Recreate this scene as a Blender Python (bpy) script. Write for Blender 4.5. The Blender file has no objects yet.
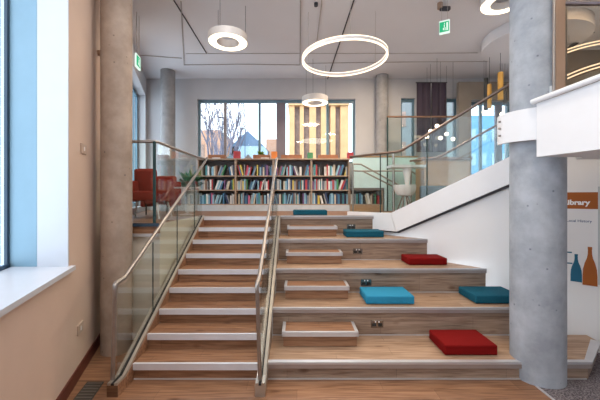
import bpy, bmesh, math, random
from mathutils import Vector, Matrix
random.seed(7)
C = bpy.context.scene.collection
PI = math.pi
F = 316.0; H = 1.828; VX = 297.0; VY = 197.0

def P(px, py, d):
    """a point of the place, seen at (px,py) of the survey picture, at depth d"""
    return Vector(((px-VX)/F*d, d, H-(py-VY)/F*d))
def X(px, d): return (px-VX)/F*d
def Z(py, d): return H-(py-VY)/F*d

# ------------------------------------------------------------------ materials
def newmat(name):
    m = bpy.data.materials.new(name); m.use_nodes = True
    nt = m.node_tree; nt.nodes.clear()
    out = nt.nodes.new('ShaderNodeOutputMaterial')
    return m, nt, out
def bsdf(nt, out, col=(.8,.8,.8), rough=.5, metal=0, spec=.5):
    b = nt.nodes.new('ShaderNodeBsdfPrincipled')
    b.inputs['Base Color'].default_value = (*col, 1)
    b.inputs['Roughness'].default_value = rough
    b.inputs['Metallic'].default_value = metal
    b.inputs['Specular IOR Level'].default_value = spec
    nt.links.new(b.outputs[0], out.inputs[0]); return b
def noise_col(nt, b, c1, c2, scale, vec=None, detail=4, mapscale=(1,1,1), lo=.35, hi=.65, bump=0, coord='Object'):
    tc = nt.nodes.new('ShaderNodeTexCoord'); mp = nt.nodes.new('ShaderNodeMapping')
    mp.inputs['Scale'].default_value = mapscale
    nt.links.new(tc.outputs[coord], mp.inputs[0])
    n = nt.nodes.new('ShaderNodeTexNoise'); n.inputs['Scale'].default_value = scale; n.inputs['Detail'].default_value = detail
    nt.links.new(mp.outputs[0], n.inputs['Vector'])
    r = nt.nodes.new('ShaderNodeValToRGB')
    r.color_ramp.elements[0].position = lo; r.color_ramp.elements[1].position = hi
    r.color_ramp.elements[0].color = (*c1,1); r.color_ramp.elements[1].color = (*c2,1)
    nt.links.new(n.outputs['Fac'], r.inputs[0]); nt.links.new(r.outputs[0], b.inputs['Base Color'])
    if bump:
        bp = nt.nodes.new('ShaderNodeBump'); bp.inputs['Strength'].default_value = bump; bp.inputs['Distance'].default_value=.01
        nt.links.new(n.outputs['Fac'], bp.inputs['Height']); nt.links.new(bp.outputs[0], b.inputs['Normal'])
    return r, mp
def plain(name, col, rough=.6, metal=0, spec=.4, var=.06, scale=6):
    m, nt, out = newmat(name); b = bsdf(nt, out, col, rough, metal, spec)
    c1 = tuple(max(0, c*(1-var)) for c in col); c2 = tuple(min(1, c*(1+var)) for c in col)
    noise_col(nt, b, c1, c2, scale); return m
def emit(name, col, s):
    m, nt, out = newmat(name); e = nt.nodes.new('ShaderNodeEmission')
    e.inputs[0].default_value = (*col,1); e.inputs[1].default_value = s
    nt.links.new(e.outputs[0], out.inputs[0]); return m
def glass(name, tint=(.86,.95,.93), refl=.5):
    m, nt, out = newmat(name)
    t = nt.nodes.new('ShaderNodeBsdfTransparent'); t.inputs[0].default_value = (*tint,1)
    g = nt.nodes.new('ShaderNodeBsdfGlossy'); g.inputs['Roughness'].default_value = .02
    fr = nt.nodes.new('ShaderNodeLayerWeight'); fr.inputs[0].default_value = .5
    pw = nt.nodes.new('ShaderNodeMath'); pw.operation='POWER'; pw.inputs[1].default_value = 4
    nt.links.new(fr.outputs['Facing'], pw.inputs[0])
    ml = nt.nodes.new('ShaderNodeMath'); ml.operation='MULTIPLY_ADD'; ml.inputs[1].default_value = refl; ml.inputs[2].default_value = .035; ml.use_clamp = True
    mx = nt.nodes.new('ShaderNodeMixShader')
    nt.links.new(pw.outputs[0], ml.inputs[0]); nt.links.new(ml.outputs[0], mx.inputs[0])
    nt.links.new(t.outputs[0], mx.inputs[1]); nt.links.new(g.outputs[0], mx.inputs[2]); nt.links.new(mx.outputs[0], out.inputs[0])
    return m
def wood(name, ca, cb, cc, plank=(1.6,.16), rot=0, rough=.42, vertical=False):
    m, nt, out = newmat(name); b = bsdf(nt, out, ca, rough, 0, .35)
    tc = nt.nodes.new('ShaderNodeTexCoord')
    mp = nt.nodes.new('ShaderNodeMapping')
    if vertical: mp.inputs['Rotation'].default_value = (PI/2, 0, 0)
    nt.links.new(tc.outputs['Object'], mp.inputs[0])
    br = nt.nodes.new('ShaderNodeTexBrick')
    br.inputs['Scale'].default_value = 1; br.inputs['Brick Width'].default_value = plank[0]; br.inputs['Row Height'].default_value = plank[1]
    br.inputs['Mortar Size'].default_value = .0015; br.inputs['Color1'].default_value = (*ca,1); br.inputs['Color2'].default_value = (*cb,1)
    br.inputs['Mortar'].default_value = tuple(c*.45 for c in ca)+(1,)
    br.inputs['Bias'].default_value = 0; br.offset = .37
    nt.links.new(mp.outputs[0], br.inputs['Vector'])
    m2 = nt.nodes.new('ShaderNodeMapping'); m2.inputs['Scale'].default_value = (1.6, 24, 24)
    nt.links.new(tc.outputs['Object'], m2.inputs[0])
    n = nt.nodes.new('ShaderNodeTexNoise'); n.inputs['Scale'].default_value = 1.6; n.inputs['Detail'].default_value = 6; n.inputs['Distortion'].default_value = .6
    nt.links.new(m2.outputs[0], n.inputs['Vector'])
    r = nt.nodes.new('ShaderNodeValToRGB'); r.color_ramp.elements[0].position=.32; r.color_ramp.elements[1].position=.62
    r.color_ramp.elements[0].color = (*cc,1); r.color_ramp.elements[1].color = (1,1,1,1)
    nt.links.new(n.outputs['Fac'], r.inputs[0])
    mx = nt.nodes.new('ShaderNodeMix'); mx.data_type='RGBA'; mx.blend_type='MULTIPLY'; mx.inputs[0].default_value = .92
    nt.links.new(br.outputs['Color'], mx.inputs[6]); nt.links.new(r.outputs[0], mx.inputs[7])
    # knots
    m3 = nt.nodes.new('ShaderNodeMapping'); m3.inputs['Scale'].default_value = (2.2, 5.5, 5.5)
    nt.links.new(tc.outputs['Object'], m3.inputs[0])
    v = nt.nodes.new('ShaderNodeTexVoronoi'); v.inputs['Scale'].default_value = .8
    nt.links.new(m3.outputs[0], v.inputs['Vector'])
    r3 = nt.nodes.new('ShaderNodeValToRGB'); r3.color_ramp.elements[0].position=.04; r3.color_ramp.elements[1].position=.13
    r3.color_ramp.elements[0].color=(.38,.27,.2,1); r3.color_ramp.elements[1].color=(1,1,1,1)
    nt.links.new(v.outputs['Distance'], r3.inputs[0])
    mk = nt.nodes.new('ShaderNodeMix'); mk.data_type='RGBA'; mk.blend_type='MULTIPLY'; mk.inputs[0].default_value=.8
    nt.links.new(mx.outputs[2], mk.inputs[6]); nt.links.new(r3.outputs[0], mk.inputs[7])
    nt.links.new(mk.outputs[2], b.inputs['Base Color'])
    bp = nt.nodes.new('ShaderNodeBump'); bp.inputs['Strength'].default_value=.12; bp.inputs['Distance'].default_value=.004
    nt.links.new(n.outputs['Fac'], bp.inputs['Height']); nt.links.new(bp.outputs[0], b.inputs['Normal'])
    return m
def brickmat(name, c1, c2, mortar, sc=1, rot=(PI/2,0,0)):
    m, nt, out = newmat(name); b = bsdf(nt, out, c1, .85)
    tc = nt.nodes.new('ShaderNodeTexCoord'); mp = nt.nodes.new('ShaderNodeMapping'); mp.inputs['Rotation'].default_value = rot
    nt.links.new(tc.outputs['Object'], mp.inputs[0])
    br = nt.nodes.new('ShaderNodeTexBrick'); br.inputs['Scale'].default_value=sc
    br.inputs['Brick Width'].default_value=.225; br.inputs['Row Height'].default_value=.075; br.inputs['Mortar Size'].default_value=.006
    br.inputs['Color1'].default_value=(*c1,1); br.inputs['Color2'].default_value=(*c2,1); br.inputs['Mortar'].default_value=(*mortar,1)
    nt.links.new(mp.outputs[0], br.inputs['Vector']); nt.links.new(br.outputs['Color'], b.inputs['Base Color']); return m
def concrete(name, c1, c2):
    m, nt, out = newmat(name); b = bsdf(nt, out, c1, .75, 0, .3)
    tc = nt.nodes.new('ShaderNodeTexCoord')
    n = nt.nodes.new('ShaderNodeTexNoise'); n.inputs['Scale'].default_value=3.2; n.inputs['Detail'].default_value=9; n.inputs['Roughness'].default_value=.62
    nt.links.new(tc.outputs['Object'], n.inputs['Vector'])
    r = nt.nodes.new('ShaderNodeValToRGB'); r.color_ramp.elements[0].position=.36; r.color_ramp.elements[1].position=.66
    r.color_ramp.elements[0].color=(*c1,1); r.color_ramp.elements[1].color=(*c2,1)
    nt.links.new(n.outputs['Fac'], r.inputs[0])
    v = nt.nodes.new('ShaderNodeTexVoronoi'); v.inputs['Scale'].default_value=7; nt.links.new(tc.outputs['Object'], v.inputs['Vector'])
    r2 = nt.nodes.new('ShaderNodeValToRGB'); r2.color_ramp.elements[0].position=.035; r2.color_ramp.elements[1].position=.09
    r2.color_ramp.elements[0].color=(.35,.35,.38,1); r2.color_ramp.elements[1].color=(1,1,1,1)
    nt.links.new(v.outputs['Distance'], r2.inputs[0])
    mx = nt.nodes.new('ShaderNodeMix'); mx.data_type='RGBA'; mx.blend_type='MULTIPLY'; mx.inputs[0].default_value=.8
    nt.links.new(r.outputs[0], mx.inputs[6]); nt.links.new(r2.outputs[0], mx.inputs[7]); nt.links.new(mx.outputs[2], b.inputs['Base Color'])
    bp = nt.nodes.new('ShaderNodeBump'); bp.inputs['Strength'].default_value=.25; bp.inputs['Distance'].default_value=.01
    nt.links.new(n.outputs['Fac'], bp.inputs['Height']); nt.links.new(bp.outputs[0], b.inputs['Normal'])
    return m

M = {}
M['oak'] = wood('oak_boards_lit', (.52,.355,.245), (.41,.27,.18), (.55,.47,.41))  # same wood as the stairs; the seating's brighter light put into the tone
M['oak_riser'] = wood('oak_riser_boards_shaded', (.40,.29,.22), (.33,.235,.175), (.52,.47,.43), plank=(1.1,.4), vertical=True)  # same wood as the treads, shade of upright faces put into the colour
M['floorwood'] = wood('boards_dim_tone', (.39,.21,.12), (.28,.145,.08), (.48,.40,.36), plank=(1.3,.15))  # seating wood with the stair side's duller light in its tone; also box boards
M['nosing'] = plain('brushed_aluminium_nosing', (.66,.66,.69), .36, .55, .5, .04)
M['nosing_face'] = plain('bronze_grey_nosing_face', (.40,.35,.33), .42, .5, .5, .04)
M['stair_nosing'] = plain('pale_aluminium_stair_nosing', (.78,.80,.86), .38, .3, .5, .03)
M['steel'] = plain('brushed_stainless_steel', (.36,.33,.31), .36, .85, .5, .05, 12)
M['dark_rail'] = plain('dark_bronze_rail', (.20,.15,.125), .3, .8, .5, .05)
M['channel'] = plain('satin_aluminium_channel', (.50,.46,.41), .35, .75, .5, .05)
M['rubber'] = plain('black_rubber', (.015,.015,.018), .6)
M['glass'] = glass('clear_float_glass', (.93,.965,.955), .8)
M['glass_edge'] = plain('green_glass_edge', (.012,.045,.045), .5)
M['winglass'] = glass('window_glass', (.95,.98,1), .5)
M['wall_warm'] = plain('warm_painted_plaster', (.62,.47,.385), .8, var=.03, scale=2)
M['wall_cream'] = plain('cream_painted_plaster', (.80,.73,.62), .8, var=.02, scale=2)
M['wall_white'] = plain('white_painted_plaster', (.84,.84,.85), .75, var=.015, scale=2)
M['wall_back'] = plain('grey_beige_painted_plaster', (.54,.53,.54), .85, var=.03, scale=2)
M['ceiling'] = plain('white_ceiling_plaster', (.72,.71,.73), .9, var=.02, scale=1)
M['white_gloss'] = plain('white_satin_paint', (.82,.82,.84), .35, var=.01)
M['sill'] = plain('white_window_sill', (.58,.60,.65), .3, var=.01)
M['blue_lining'] = plain('pale_blue_window_lining', (.22,.36,.46), .35, var=.02)
M['frame_dark'] = plain('dark_blue_window_frame', (.03,.06,.10), .35)
M['frame_light'] = plain('light_window_gasket', (.62,.74,.78), .4)
M['frame_blue'] = plain('teal_aluminium_frame', (.14,.24,.30), .35)
M['frame_brown'] = plain('brown_mullion', (.22,.19,.22), .5)
M['conc_right'] = concrete('cast_concrete', (.29,.315,.355), (.46,.49,.54))
M['conc_left'] = concrete('warm_cast_concrete', (.32,.25,.205), (.46,.37,.31))
M['conc_far'] = concrete('far_cast_concrete', (.25,.245,.25), (.36,.35,.35))
M['skirt'] = plain('dark_red_skirting', (.11,.025,.018), .4)
M['cable'] = plain('dark_cable', (.05,.05,.06), .6)
M['cable_light'] = plain('pale_cable', (.42,.38,.36), .6)
M['lampbody'] = plain('white_lamp_housing', (.80,.76,.72), .4)
M['glow'] = emit('lamp_diffuser', (1,.84,.62), 2.6)
M['glow_ring'] = emit('ring_light_strip', (1,.82,.62), 1.9)
M['globe'] = emit('globe_glow', (1,.82,.6), 5)
M['wood_dark'] = plain('dark_walnut_panel', (.20,.115,.075), .5, var=.15, scale=3)
M['wood_tan'] = plain('tan_veneer', (.46,.29,.17), .5, var=.08, scale=3)
M['wood_shelf'] = plain('bookcase_beech', (.42,.32,.25), .5, var=.08)
M['shelf_back'] = plain('bookcase_grey_back', (.17,.15,.15), .7)
M['plinth'] = plain('pale_grey_plinth', (.60,.65,.70), .45)
M['banner'] = plain('dark_plum_fabric', (.055,.040,.060), .9)
M['purple_cloth'] = M['banner']
M['mustard'] = plain('mustard_metal', (.55,.30,.06), .45)
M['black'] = plain('black_metal', (.03,.03,.03), .5)
M['taupe'] = plain('taupe_panel', (.30,.25,.20), .55, var=.08, scale=2)
M['ply'] = plain('brown_post_timber', (.34,.22,.15), .5)
M['grey_panel'] = plain('light_grey_panel', (.52,.55,.57), .5, var=.02)
M['orange'] = plain('burnt_orange_print', (.38,.105,.015), .6, var=.02)
M['petrol'] = plain('petrol_blue_print', (.012,.13,.23), .6, var=.02)
M['navy'] = plain('navy_lettering', (.03,.08,.2), .6)
M['white_print'] = plain('white_print', (.9,.9,.9), .6, var=.01)
M['green'] = emit('exit_sign_green', (.03,.45,.2), .9)
M['sign_white'] = emit('exit_sign_white', (.8,.95,.85), .9)
M['leaf'] = plain('leaf_green', (.06,.22,.12), .5, var=.3)
M['leaf_light'] = plain('leaf_light_green', (.25,.42,.05), .5, var=.3)
def fabric(name, col):
    m, nt, out = newmat(name); b = bsdf(nt, out, col, .9, 0, .15)
    noise_col(nt, b, tuple(c*.82 for c in col), tuple(min(1,c*1.12) for c in col), 160, detail=2, bump=.2); return m
M['fab_red'] = fabric('red_wool', (.19,.004,.004))
M['fab_blue'] = fabric('sky_blue_wool', (.03,.26,.44))
M['fab_teal'] = fabric('teal_wool', (.010,.095,.15))
M['fab_sofa'] = fabric('rust_red_upholstery', (.25,.028,.018))
M['fab_grey'] = fabric('dark_slate_upholstery', (.07,.09,.10))
# carpet
m, nt, out = newmat('grey_flecked_carpet'); b = bsdf(nt, out, (.15,.13,.13), .95, 0, .1)
noise_col(nt, b, (.07,.06,.065), (.30,.26,.27), 70, detail=3, lo=.4, hi=.62, bump=.5); M['carpet'] = m
M['vent'] = plain('dark_grille', (.06,.05,.045), .6)
M['vent2'] = plain('grille_bar', (.16,.14,.12), .45, .4)
M['brick_blue'] = brickmat('dark_blue_engineering_brick', (.10,.12,.27), (.07,.09,.2), (.45,.52,.65), sc=.8)  # dark blue bricks with pale mortar
M['brick_red'] = brickmat('orange_brick', (.5,.27,.17), (.42,.22,.13), (.55,.42,.34))
M['stone_tan'] = plain('tan_stone', (.64,.38,.18), .8, var=.08, scale=2)
M['win_grey'] = plain('grey_facade_glazing', (.28,.19,.15), .4, var=.2)
M['slate'] = plain('blue_slate', (.10,.17,.27), .7)
M['cladding'] = plain('pale_blue_cladding', (.30,.44,.54), .6)
M['bark'] = plain('bark', (.16,.16,.21), .9, var=.2)
M['ground'] = plain('paving', (.45,.43,.42), .9)
M['switch_plate'] = plain('warm_grey_plate', (.50,.38,.31), .4)
M['chrome'] = plain('polished_chrome_plate', (.25,.22,.20), .25, .9)
M['socket_black'] = plain('socket_hole', (.02,.02,.02), .5)

# ------------------------------------------------------------------ helpers
def MB(): return bmesh.new()
def box(bm, x0,x1,y0,y1,z0,z1, mi=0):
    vs = [bm.verts.new((x,y,z)) for z in (z0,z1) for y in (y0,y1) for x in (x0,x1)]
    for f in ((0,2,3,1),(4,5,7,6),(0,1,5,4),(2,6,7,3),(0,4,6,2),(1,3,7,5)):
        fc = bm.faces.new([vs[i] for i in f]); fc.material_index = mi
    return vs
def prism(bm, pts, vec):
    """closed polygon pts (3d) swept along vec"""
    vec = Vector(vec)
    a = [bm.verts.new(p) for p in pts]; b = [bm.verts.new(Vector(p)+vec) for p in pts]
    bm.faces.new(a[::-1]); bm.faces.new(b)
    n = len(pts)
    for i in range(n): bm.faces.new((a[i], a[(i+1)%n], b[(i+1)%n], b[i]))
def poly_z(bm, pts, z0, z1): prism(bm, [(x,y,z0) for x,y in pts], (0,0,z1-z0))
def tube(bm, pts, r, n=10, cap=True):
    pts = [Vector(p) for p in pts]; rings = []
    up = Vector((0,0,1)); prev = None
    for i, p in enumerate(pts):
        if i == 0: t = (pts[1]-p).normalized()
        elif i == len(pts)-1: t = (p-pts[i-1]).normalized()
        else: t = ((p-pts[i-1]).normalized()+(pts[i+1]-p).normalized()).normalized()
        if prev is None: a = t.orthogonal().normalized()
        else: a = (prev - t*prev.dot(t)).normalized()
        prev = a; bb = t.cross(a)
        rr = r[i] if isinstance(r,(list,tuple)) else r
        k = 1.0
        if 0 < i < len(pts)-1:
            c = (p-pts[i-1]).normalized().dot(t); k = 1/max(.5,c)
        rings.append([bm.verts.new(p+(a*math.cos(2*PI*j/n)+bb*math.sin(2*PI*j/n))*rr*min(k,1.15)) for j in range(n)])
    for i in range(len(rings)-1):
        for j in range(n): bm.faces.new((rings[i][j], rings[i][(j+1)%n], rings[i+1][(j+1)%n], rings[i+1][j]))
    if cap: bm.faces.new(rings[0][::-1]); bm.faces.new(rings[-1])
def cyl(bm, x,y,z0,z1,r,n=48): tube(bm, [(x,y,z0),(x,y,z1)], r, n)
def lathe(bm, prof, c, n=40, closed=False):
    rings = [[bm.verts.new((c[0]+r*math.cos(2*PI*j/n), c[1]+r*math.sin(2*PI*j/n), c[2]+z)) for j in range(n)] for r,z in prof]
    m = len(rings)
    for i in range(m if closed else m-1):
        A, B = rings[i], rings[(i+1)%m]
        for j in range(n): bm.faces.new((A[j], A[(j+1)%n], B[(j+1)%n], B[j]))
    if not closed:
        if prof[0][0] > 1e-4: bm.faces.new(rings[0][::-1])
        if prof[-1][0] > 1e-4: bm.faces.new(rings[-1])
def rbox(bm, x0,x1,y0,y1,z0,z1, r=.01, seg=2):
    vs = box(bm, x0,x1,y0,y1,z0,z1)
    es = {e for v in vs for e in v.link_edges}
    bmesh.ops.bevel(bm, geom=list(es), offset=r, segments=seg, affect='EDGES', profile=.6)
def root_loc(o):
    v = Vector((0,0,0))
    while o: v += o.location; o = o.parent
    return v
def link(name, bm, mat, parent=None, smooth=False, origin=None):
    bmesh.ops.recalc_face_normals(bm, faces=bm.faces)
    me = bpy.data.meshes.new(name)
    if parent is not None: off = root_loc(parent)
    elif origin is not None: off = Vector(origin)
    else: off = Vector((0,0,0))
    bmesh.ops.translate(bm, verts=bm.verts, vec=-off)
    bm.to_mesh(me); bm.free()
    for mm in (mat if isinstance(mat,(list,tuple)) else [mat]): me.materials.append(mm)
    o = bpy.data.objects.new(name, me); C.objects.link(o)
    if parent is not None: o.parent = parent
    else: o.location = off
    if smooth:
        for p in me.polygons: p.use_smooth = True
        try: me.set_sharp_from_angle(angle=math.radians(40))
        except Exception: pass
    return o
def base_of(bm):
    xs=[v.co.x for v in bm.verts]; ys=[v.co.y for v in bm.verts]; zs=[v.co.z for v in bm.verts]
    return ((min(xs)+max(xs))/2,(min(ys)+max(ys))/2,min(zs))
def thing(name, label, cat, loc, group=None):
    o = bpy.data.objects.new(name, None); C.objects.link(o); o.location = loc; o.empty_display_size=.1
    o['label']=label; o['category']=cat
    if group: o['group']=group
    return o
def solo(name, bm, mat, label, cat, group=None, smooth=False):
    o = link(name, bm, mat, None, smooth, base_of(bm)); o['label']=label; o['category']=cat
    if group: o['group']=group
    return o
def struct(name, bm, mat, smooth=False, parent=None):
    o = link(name, bm, mat, parent, smooth)
    if parent is None: o['kind']='structure'
    return o
def copy_thing(src, loc, label, mats=None):
    r = src.copy(); C.objects.link(r); r.location = loc; r['label']=label
    for ch in list(src.children):
        c = ch.copy(); C.objects.link(c); c.parent = r
        for g in list(ch.children):
            d = g.copy(); C.objects.link(d); d.parent = c
    return r
def text_mesh(name, txt, size, mat, parent, loc, rotm, extrude=.002, bold=0.0):
    cu = bpy.data.curves.new(name, 'FONT'); cu.body = txt; cu.size = size; cu.extrude = extrude; cu.offset = bold
    tmp = bpy.data.objects.new(name, cu)
    me = bpy.data.meshes.new_from_object(tmp); bpy.data.objects.remove(tmp); bpy.data.curves.remove(cu)
    me.transform(rotm); me.transform(Matrix.Translation(Vector(loc)-root_loc(parent)))
    me.materials.append(mat)
    o = bpy.data.objects.new(name, me); C.objects.link(o); o.parent = parent; return o

# ------------------------------------------------------------------ the place: measures
R_ = .165; T_ = .30; D1 = 3.15; LZ = 9*R_      # riser, going, first nosing, landing level
CEIL = 4.90; BACK = 8.2
SX0, SX1 = -1.635, -.388                       # stair flight
BX0 = -.29                                     # seating steps start
def fy(k): return D1+(k-1)*T_
def lwx(y): return -2.09-.34*(y-2.85)          # left wall line
def rwy(x): return 6.91-.905*x                 # diagonal white wall
def rwx(y): return (6.91-y)/.905
U = Vector((.7415,-.671,0)); N = Vector((-.671,-.7415,0)); P0 = Vector((1.6,5.372,0))
def W(s, off, z): return P0+U*s+N*off+Vector((0,0,z))
def S(px, off=0):
    k = (px-VX)/F; a = P0+N*off
    # a.x+U.x s = k (a.y+U.y s)
    return (k*a.y-a.x)/(U.x-k*U.y)

# ------------------------------------------------------------------ setting
bm = MB(); poly_z(bm, [(lwx(-3)-.3,-3),(2.30,-3),(2.30,3.02),(2.30,3.16),(-.2,3.6),(-1.7,4.1),(lwx(4.1)-.2,4.1)], -.06, 0)
struct('floor', bm, M['floorwood'])
bm = MB(); poly_z(bm, [(2.318,-3),(7,-3),(7,4.2),(2.318,4.2)], -.06, .002)
struct('floor_carpet', bm, M['carpet'])
bm = MB(); box(bm, 2.298,2.322,-3,3.05,-.04,.006); struct('trim_1', bm, M['nosing'])
# upper floor
bm = MB(); poly_z(bm, [(lwx(4.0)-.3,4.0),(-1.76,4.0),(-1.76,5.58),(1.36,5.58),(1.62,5.40),(7.6,5.4),(7.6,8.3),(-4.3,8.3)], LZ-.12, LZ-.002)
struct('floor_upper', bm, M['floorwood'])
# walls under upper floor
bm = MB(); box(bm, lwx(4.05)-.1,-1.76,4.05,4.15,0,LZ-.12); struct('wall_under_landing', bm, M['wall_cream'])
bm = MB(); box(bm, -1.86,-1.762,4.15,5.6,0,LZ-.12); struct('wall_stair_side', bm, M['wall_cream'])
bm = MB(); box(bm, lwx(4.0),-1.745,3.98,3.999,LZ-.03,LZ+.012); struct('trim_2', bm, M['frame_dark'])
bm = MB(); box(bm, -1.7595,-1.750,4.06,5.58,LZ-.14,LZ+.004); struct('trim_6', bm, M['wall_cream'])
bm = MB(); box(bm, lwx(4.0),-1.745,3.985,4.05,LZ-.16,LZ-.12); struct('trim_3', bm, M['nosing'])

# left wall with two windows (local axis along the wall)
wd = Vector((-.34,1,0)); 
def LW(y, off, z): return Vector((lwx(y)+off, y, z))    # off<0 = into the wall
J = 2.938        # jamb of the big window
SZ = 1.183
def wallpiece(bm, ya, yb, z0, z1, t=.36):
    prism(bm, [LW(ya,0,z0), LW(yb,0,z0), LW(yb,0,z1), LW(ya,0,z1)], (-t,0,0))
bm = MB()
wallpiece(bm, -3, J, 0, SZ-.04); wallpiece(bm, J, 4.16, 0, CEIL, .58); wallpiece(bm, -3, J, 4.55, CEIL)
struct('wall_left', bm, M['wall_warm'])
bm = MB(); wallpiece(bm, 4.161, 5.7, 0, CEIL, .66); wallpiece(bm, 5.7, 8.05, 0, LZ+.12); wallpiece(bm, 5.7, 8.05, 4.42, CEIL); wallpiece(bm, 8.05, 8.6, 0, CEIL)
struct('wall_left_upper', bm, M['wall_back'])
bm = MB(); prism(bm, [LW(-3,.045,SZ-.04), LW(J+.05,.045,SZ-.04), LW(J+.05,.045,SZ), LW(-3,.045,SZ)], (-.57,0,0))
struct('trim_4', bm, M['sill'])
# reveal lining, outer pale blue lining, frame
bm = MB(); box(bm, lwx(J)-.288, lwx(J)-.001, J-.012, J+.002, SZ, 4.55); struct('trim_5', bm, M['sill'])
win = bpy.data.objects.new('window_1', None); C.objects.link(win); win['kind']='structure'; win.location=(lwx(J)-.5,J,SZ)
bm = MB(); box(bm, lwx(J)-.539, lwx(J)-.288, J-.014, J+.01, SZ-.01, 4.55)
prism(bm, [LW(-3,-.288,SZ-.045), LW(J,-.288,SZ-.045), LW(J,-.288,SZ-.008), LW(-3,-.288,SZ-.008)], (-.26,0,0)); link('window_lining', bm, M['blue_lining'], win)
bm = MB(); box(bm, lwx(J)-.568, lwx(J)-.539, J-.04, J+.01, SZ-.04, 4.55)
prism(bm, [LW(-3,-.539,SZ-.05), LW(J,-.539,SZ-.05), LW(J,-.539,SZ+.03), LW(-3,-.539,SZ+.03)], (-.029,0,0)); link('window_frame', bm, M['frame_dark'], win)
bm = MB(); box(bm, lwx(J)-.60, lwx(J)-.5685, J-.04, J+.01, SZ, 4.55); link('gasket', bm, M['frame_light'], win)
bm = MB(); prism(bm, [LW(-3,-.58,SZ), LW(J,-.58,SZ), LW(J,-.58,4.55), LW(-3,-.58,4.55)], (-.012,0,0)); link('pane', bm, M['winglass'], win)
# upper left window
win = bpy.data.objects.new('window_2', None); C.objects.link(win); win['kind']='structure'; win.location=(lwx(7)-.2,7,LZ+.12)
bm = MB()
for (ya,yb,z0,z1) in ((5.7,8.05,LZ+.12,LZ+.2),(5.7,8.05,4.34,4.42),(5.7,5.78,LZ+.2,4.34),(6.62,6.68,LZ+.2,4.34),(7.5,7.56,LZ+.2,4.34),(7.97,8.05,LZ+.2,4.34)):
    prism(bm, [LW(ya,-.2,z0), LW(yb,-.2,z0), LW(yb,-.2,z1), LW(ya,-.2,z1)], (-.06,0,0))
link('window_frame', bm, M['frame_blue'], win)
bm = MB(); prism(bm, [LW(5.7,-.225,LZ+.15), LW(8.05,-.225,LZ+.15), LW(8.05,-.225,4.4), LW(5.7,-.225,4.4)], (-.012,0,0)); link('pane', bm, M['winglass'], win)
# skirting
bm = MB(); prism(bm, [LW(-3,.014,0), LW(4.05,.014,0), LW(4.05,.014,.13), LW(-3,.014,.13)], (-.02,0,0)); struct('baseboard_left', bm, M['skirt'])

# ceiling
bm = MB(); box(bm, -4.6,8.2,-3,8.6,CEIL,CEIL+.15); struct('ceiling', bm, M['ceiling'])
# back wall with openings : (px range, z range)
openings = [(197,355.5,2.70,4.375),(401,415.5,2.2,4.40),(446.5,458,2.2,4.40),(471,512,1.6,4.32)]
bm = MB(); cur = -4.4
for a,b_,z0,z1 in openings:
    xa, xb = X(a,BACK), X(b_,BACK)
    box(bm, cur, xa, BACK, BACK+.3, 0, CEIL)
    box(bm, xa, xb, BACK, BACK+.3, z1, CEIL); box(bm, xa, xb, BACK, BACK+.3, 0, z0)
    cur = xb
box(bm, cur, 8.2, BACK, BACK+.3, 0, CEIL); struct('wall_back', bm, M['wall_back'])
def window(n, a, b_, z0, z1, mull, fm, wide=()):
    xa, xb = X(a,BACK), X(b_,BACK)
    w = bpy.data.objects.new('window_%d'%n, None); C.objects.link(w); w['kind']='structure'; w.location=((xa+xb)/2,BACK+.15,z0)
    bm = MB(); t=.055
    box(bm, xa,xb,BACK+.1,BACK+.17,z1-t*1.3,z1); box(bm, xa,xb,BACK+.1,BACK+.17,z0,z0+t)
    box(bm, xa,xa+t,BACK+.1,BACK+.17,z0+t,z1-t*1.3); box(bm, xb-t,xb,BACK+.1,BACK+.17,z0+t,z1-t*1.3); link('window_frame', bm, M['frame_blue'], w)
    for p,wd_ in mull:
        bm = MB(); box(bm, X(p,BACK+.1)-wd_/2, X(p,BACK+.1)+wd_/2, BACK+.095,BACK+.175,z0+t,z1-t*1.3); link('mullion', bm, M['frame_brown'] if wd_>.15 else (plain('grey_brown_mullion',(.30,.25,.24),.5) if wd_>.06 else fm), w)
    bm = MB(); box(bm, xa+.01,xb-.01,BACK+.13,BACK+.142,z0+.01,z1-.01); link('pane', bm, M['winglass'], w)
window(3, 197,355.5,2.70,4.375, [(225,.0601),(259.5,.06),(281,.24),(327.5,.06)], M['frame_blue'])
window(4, 401,415.5,2.2,4.40, [], M['frame_blue'])
window(5, 446.5,458,2.2,4.40, [], M['frame_blue'])
window(6, 471,512,1.6,4.32, [(481,.05),(499,.16)], M['frame_blue'])
bm = MB(); box(bm,-2.4,8,-3.2,-3.0,0,CEIL); struct('wall_front', bm, M['wall_white'])
bm = MB(); box(bm, 7.7,7.9,-3,8.4,0,CEIL); struct('wall_right_far', bm, M['wall_back'])

# diagonal white wall + stringer of upper flight
sl = .478
bm = MB(); s0, s1 = -.80, 3.05
prism(bm, [W(s0,-.07,0), W(s1,-.07,0), W(s1,-.07,1.50+sl*s1), W(0,-.07,1.50), W(s0,-.07,1.50)], -N*.09)
prism(bm, [W(s1,-.07,0), W(6.6,-.07,0), W(6.6,-.07,2.2), W(s1,-.07,2.2)], -N*.09)
struct('wall_diagonal', bm, M['wall_white'])
sf = thing('wall_stringer', 'white sloping side panel of upper stair flight above the seating steps', 'stair panel', W(0,0.03,1.26))
bm = MB(); prism(bm, [W(-.86,-.069,1.27), W(.098,-.069,1.25), W(.002,-.069,1.556), W(-.86,-.069,1.556)], N*.10); link('level_panel', bm, M['white_gloss'], sf)
bm = MB(); prism(bm, [W(.106,-.069,1.25), W(2.05,-.069,1.25+.474*1.95), W(2.05,-.069,1.556+sl*2.05), W(.006,-.069,1.556)], N*.10); link('sloping_panel', bm, M['white_gloss'], sf)
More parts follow.
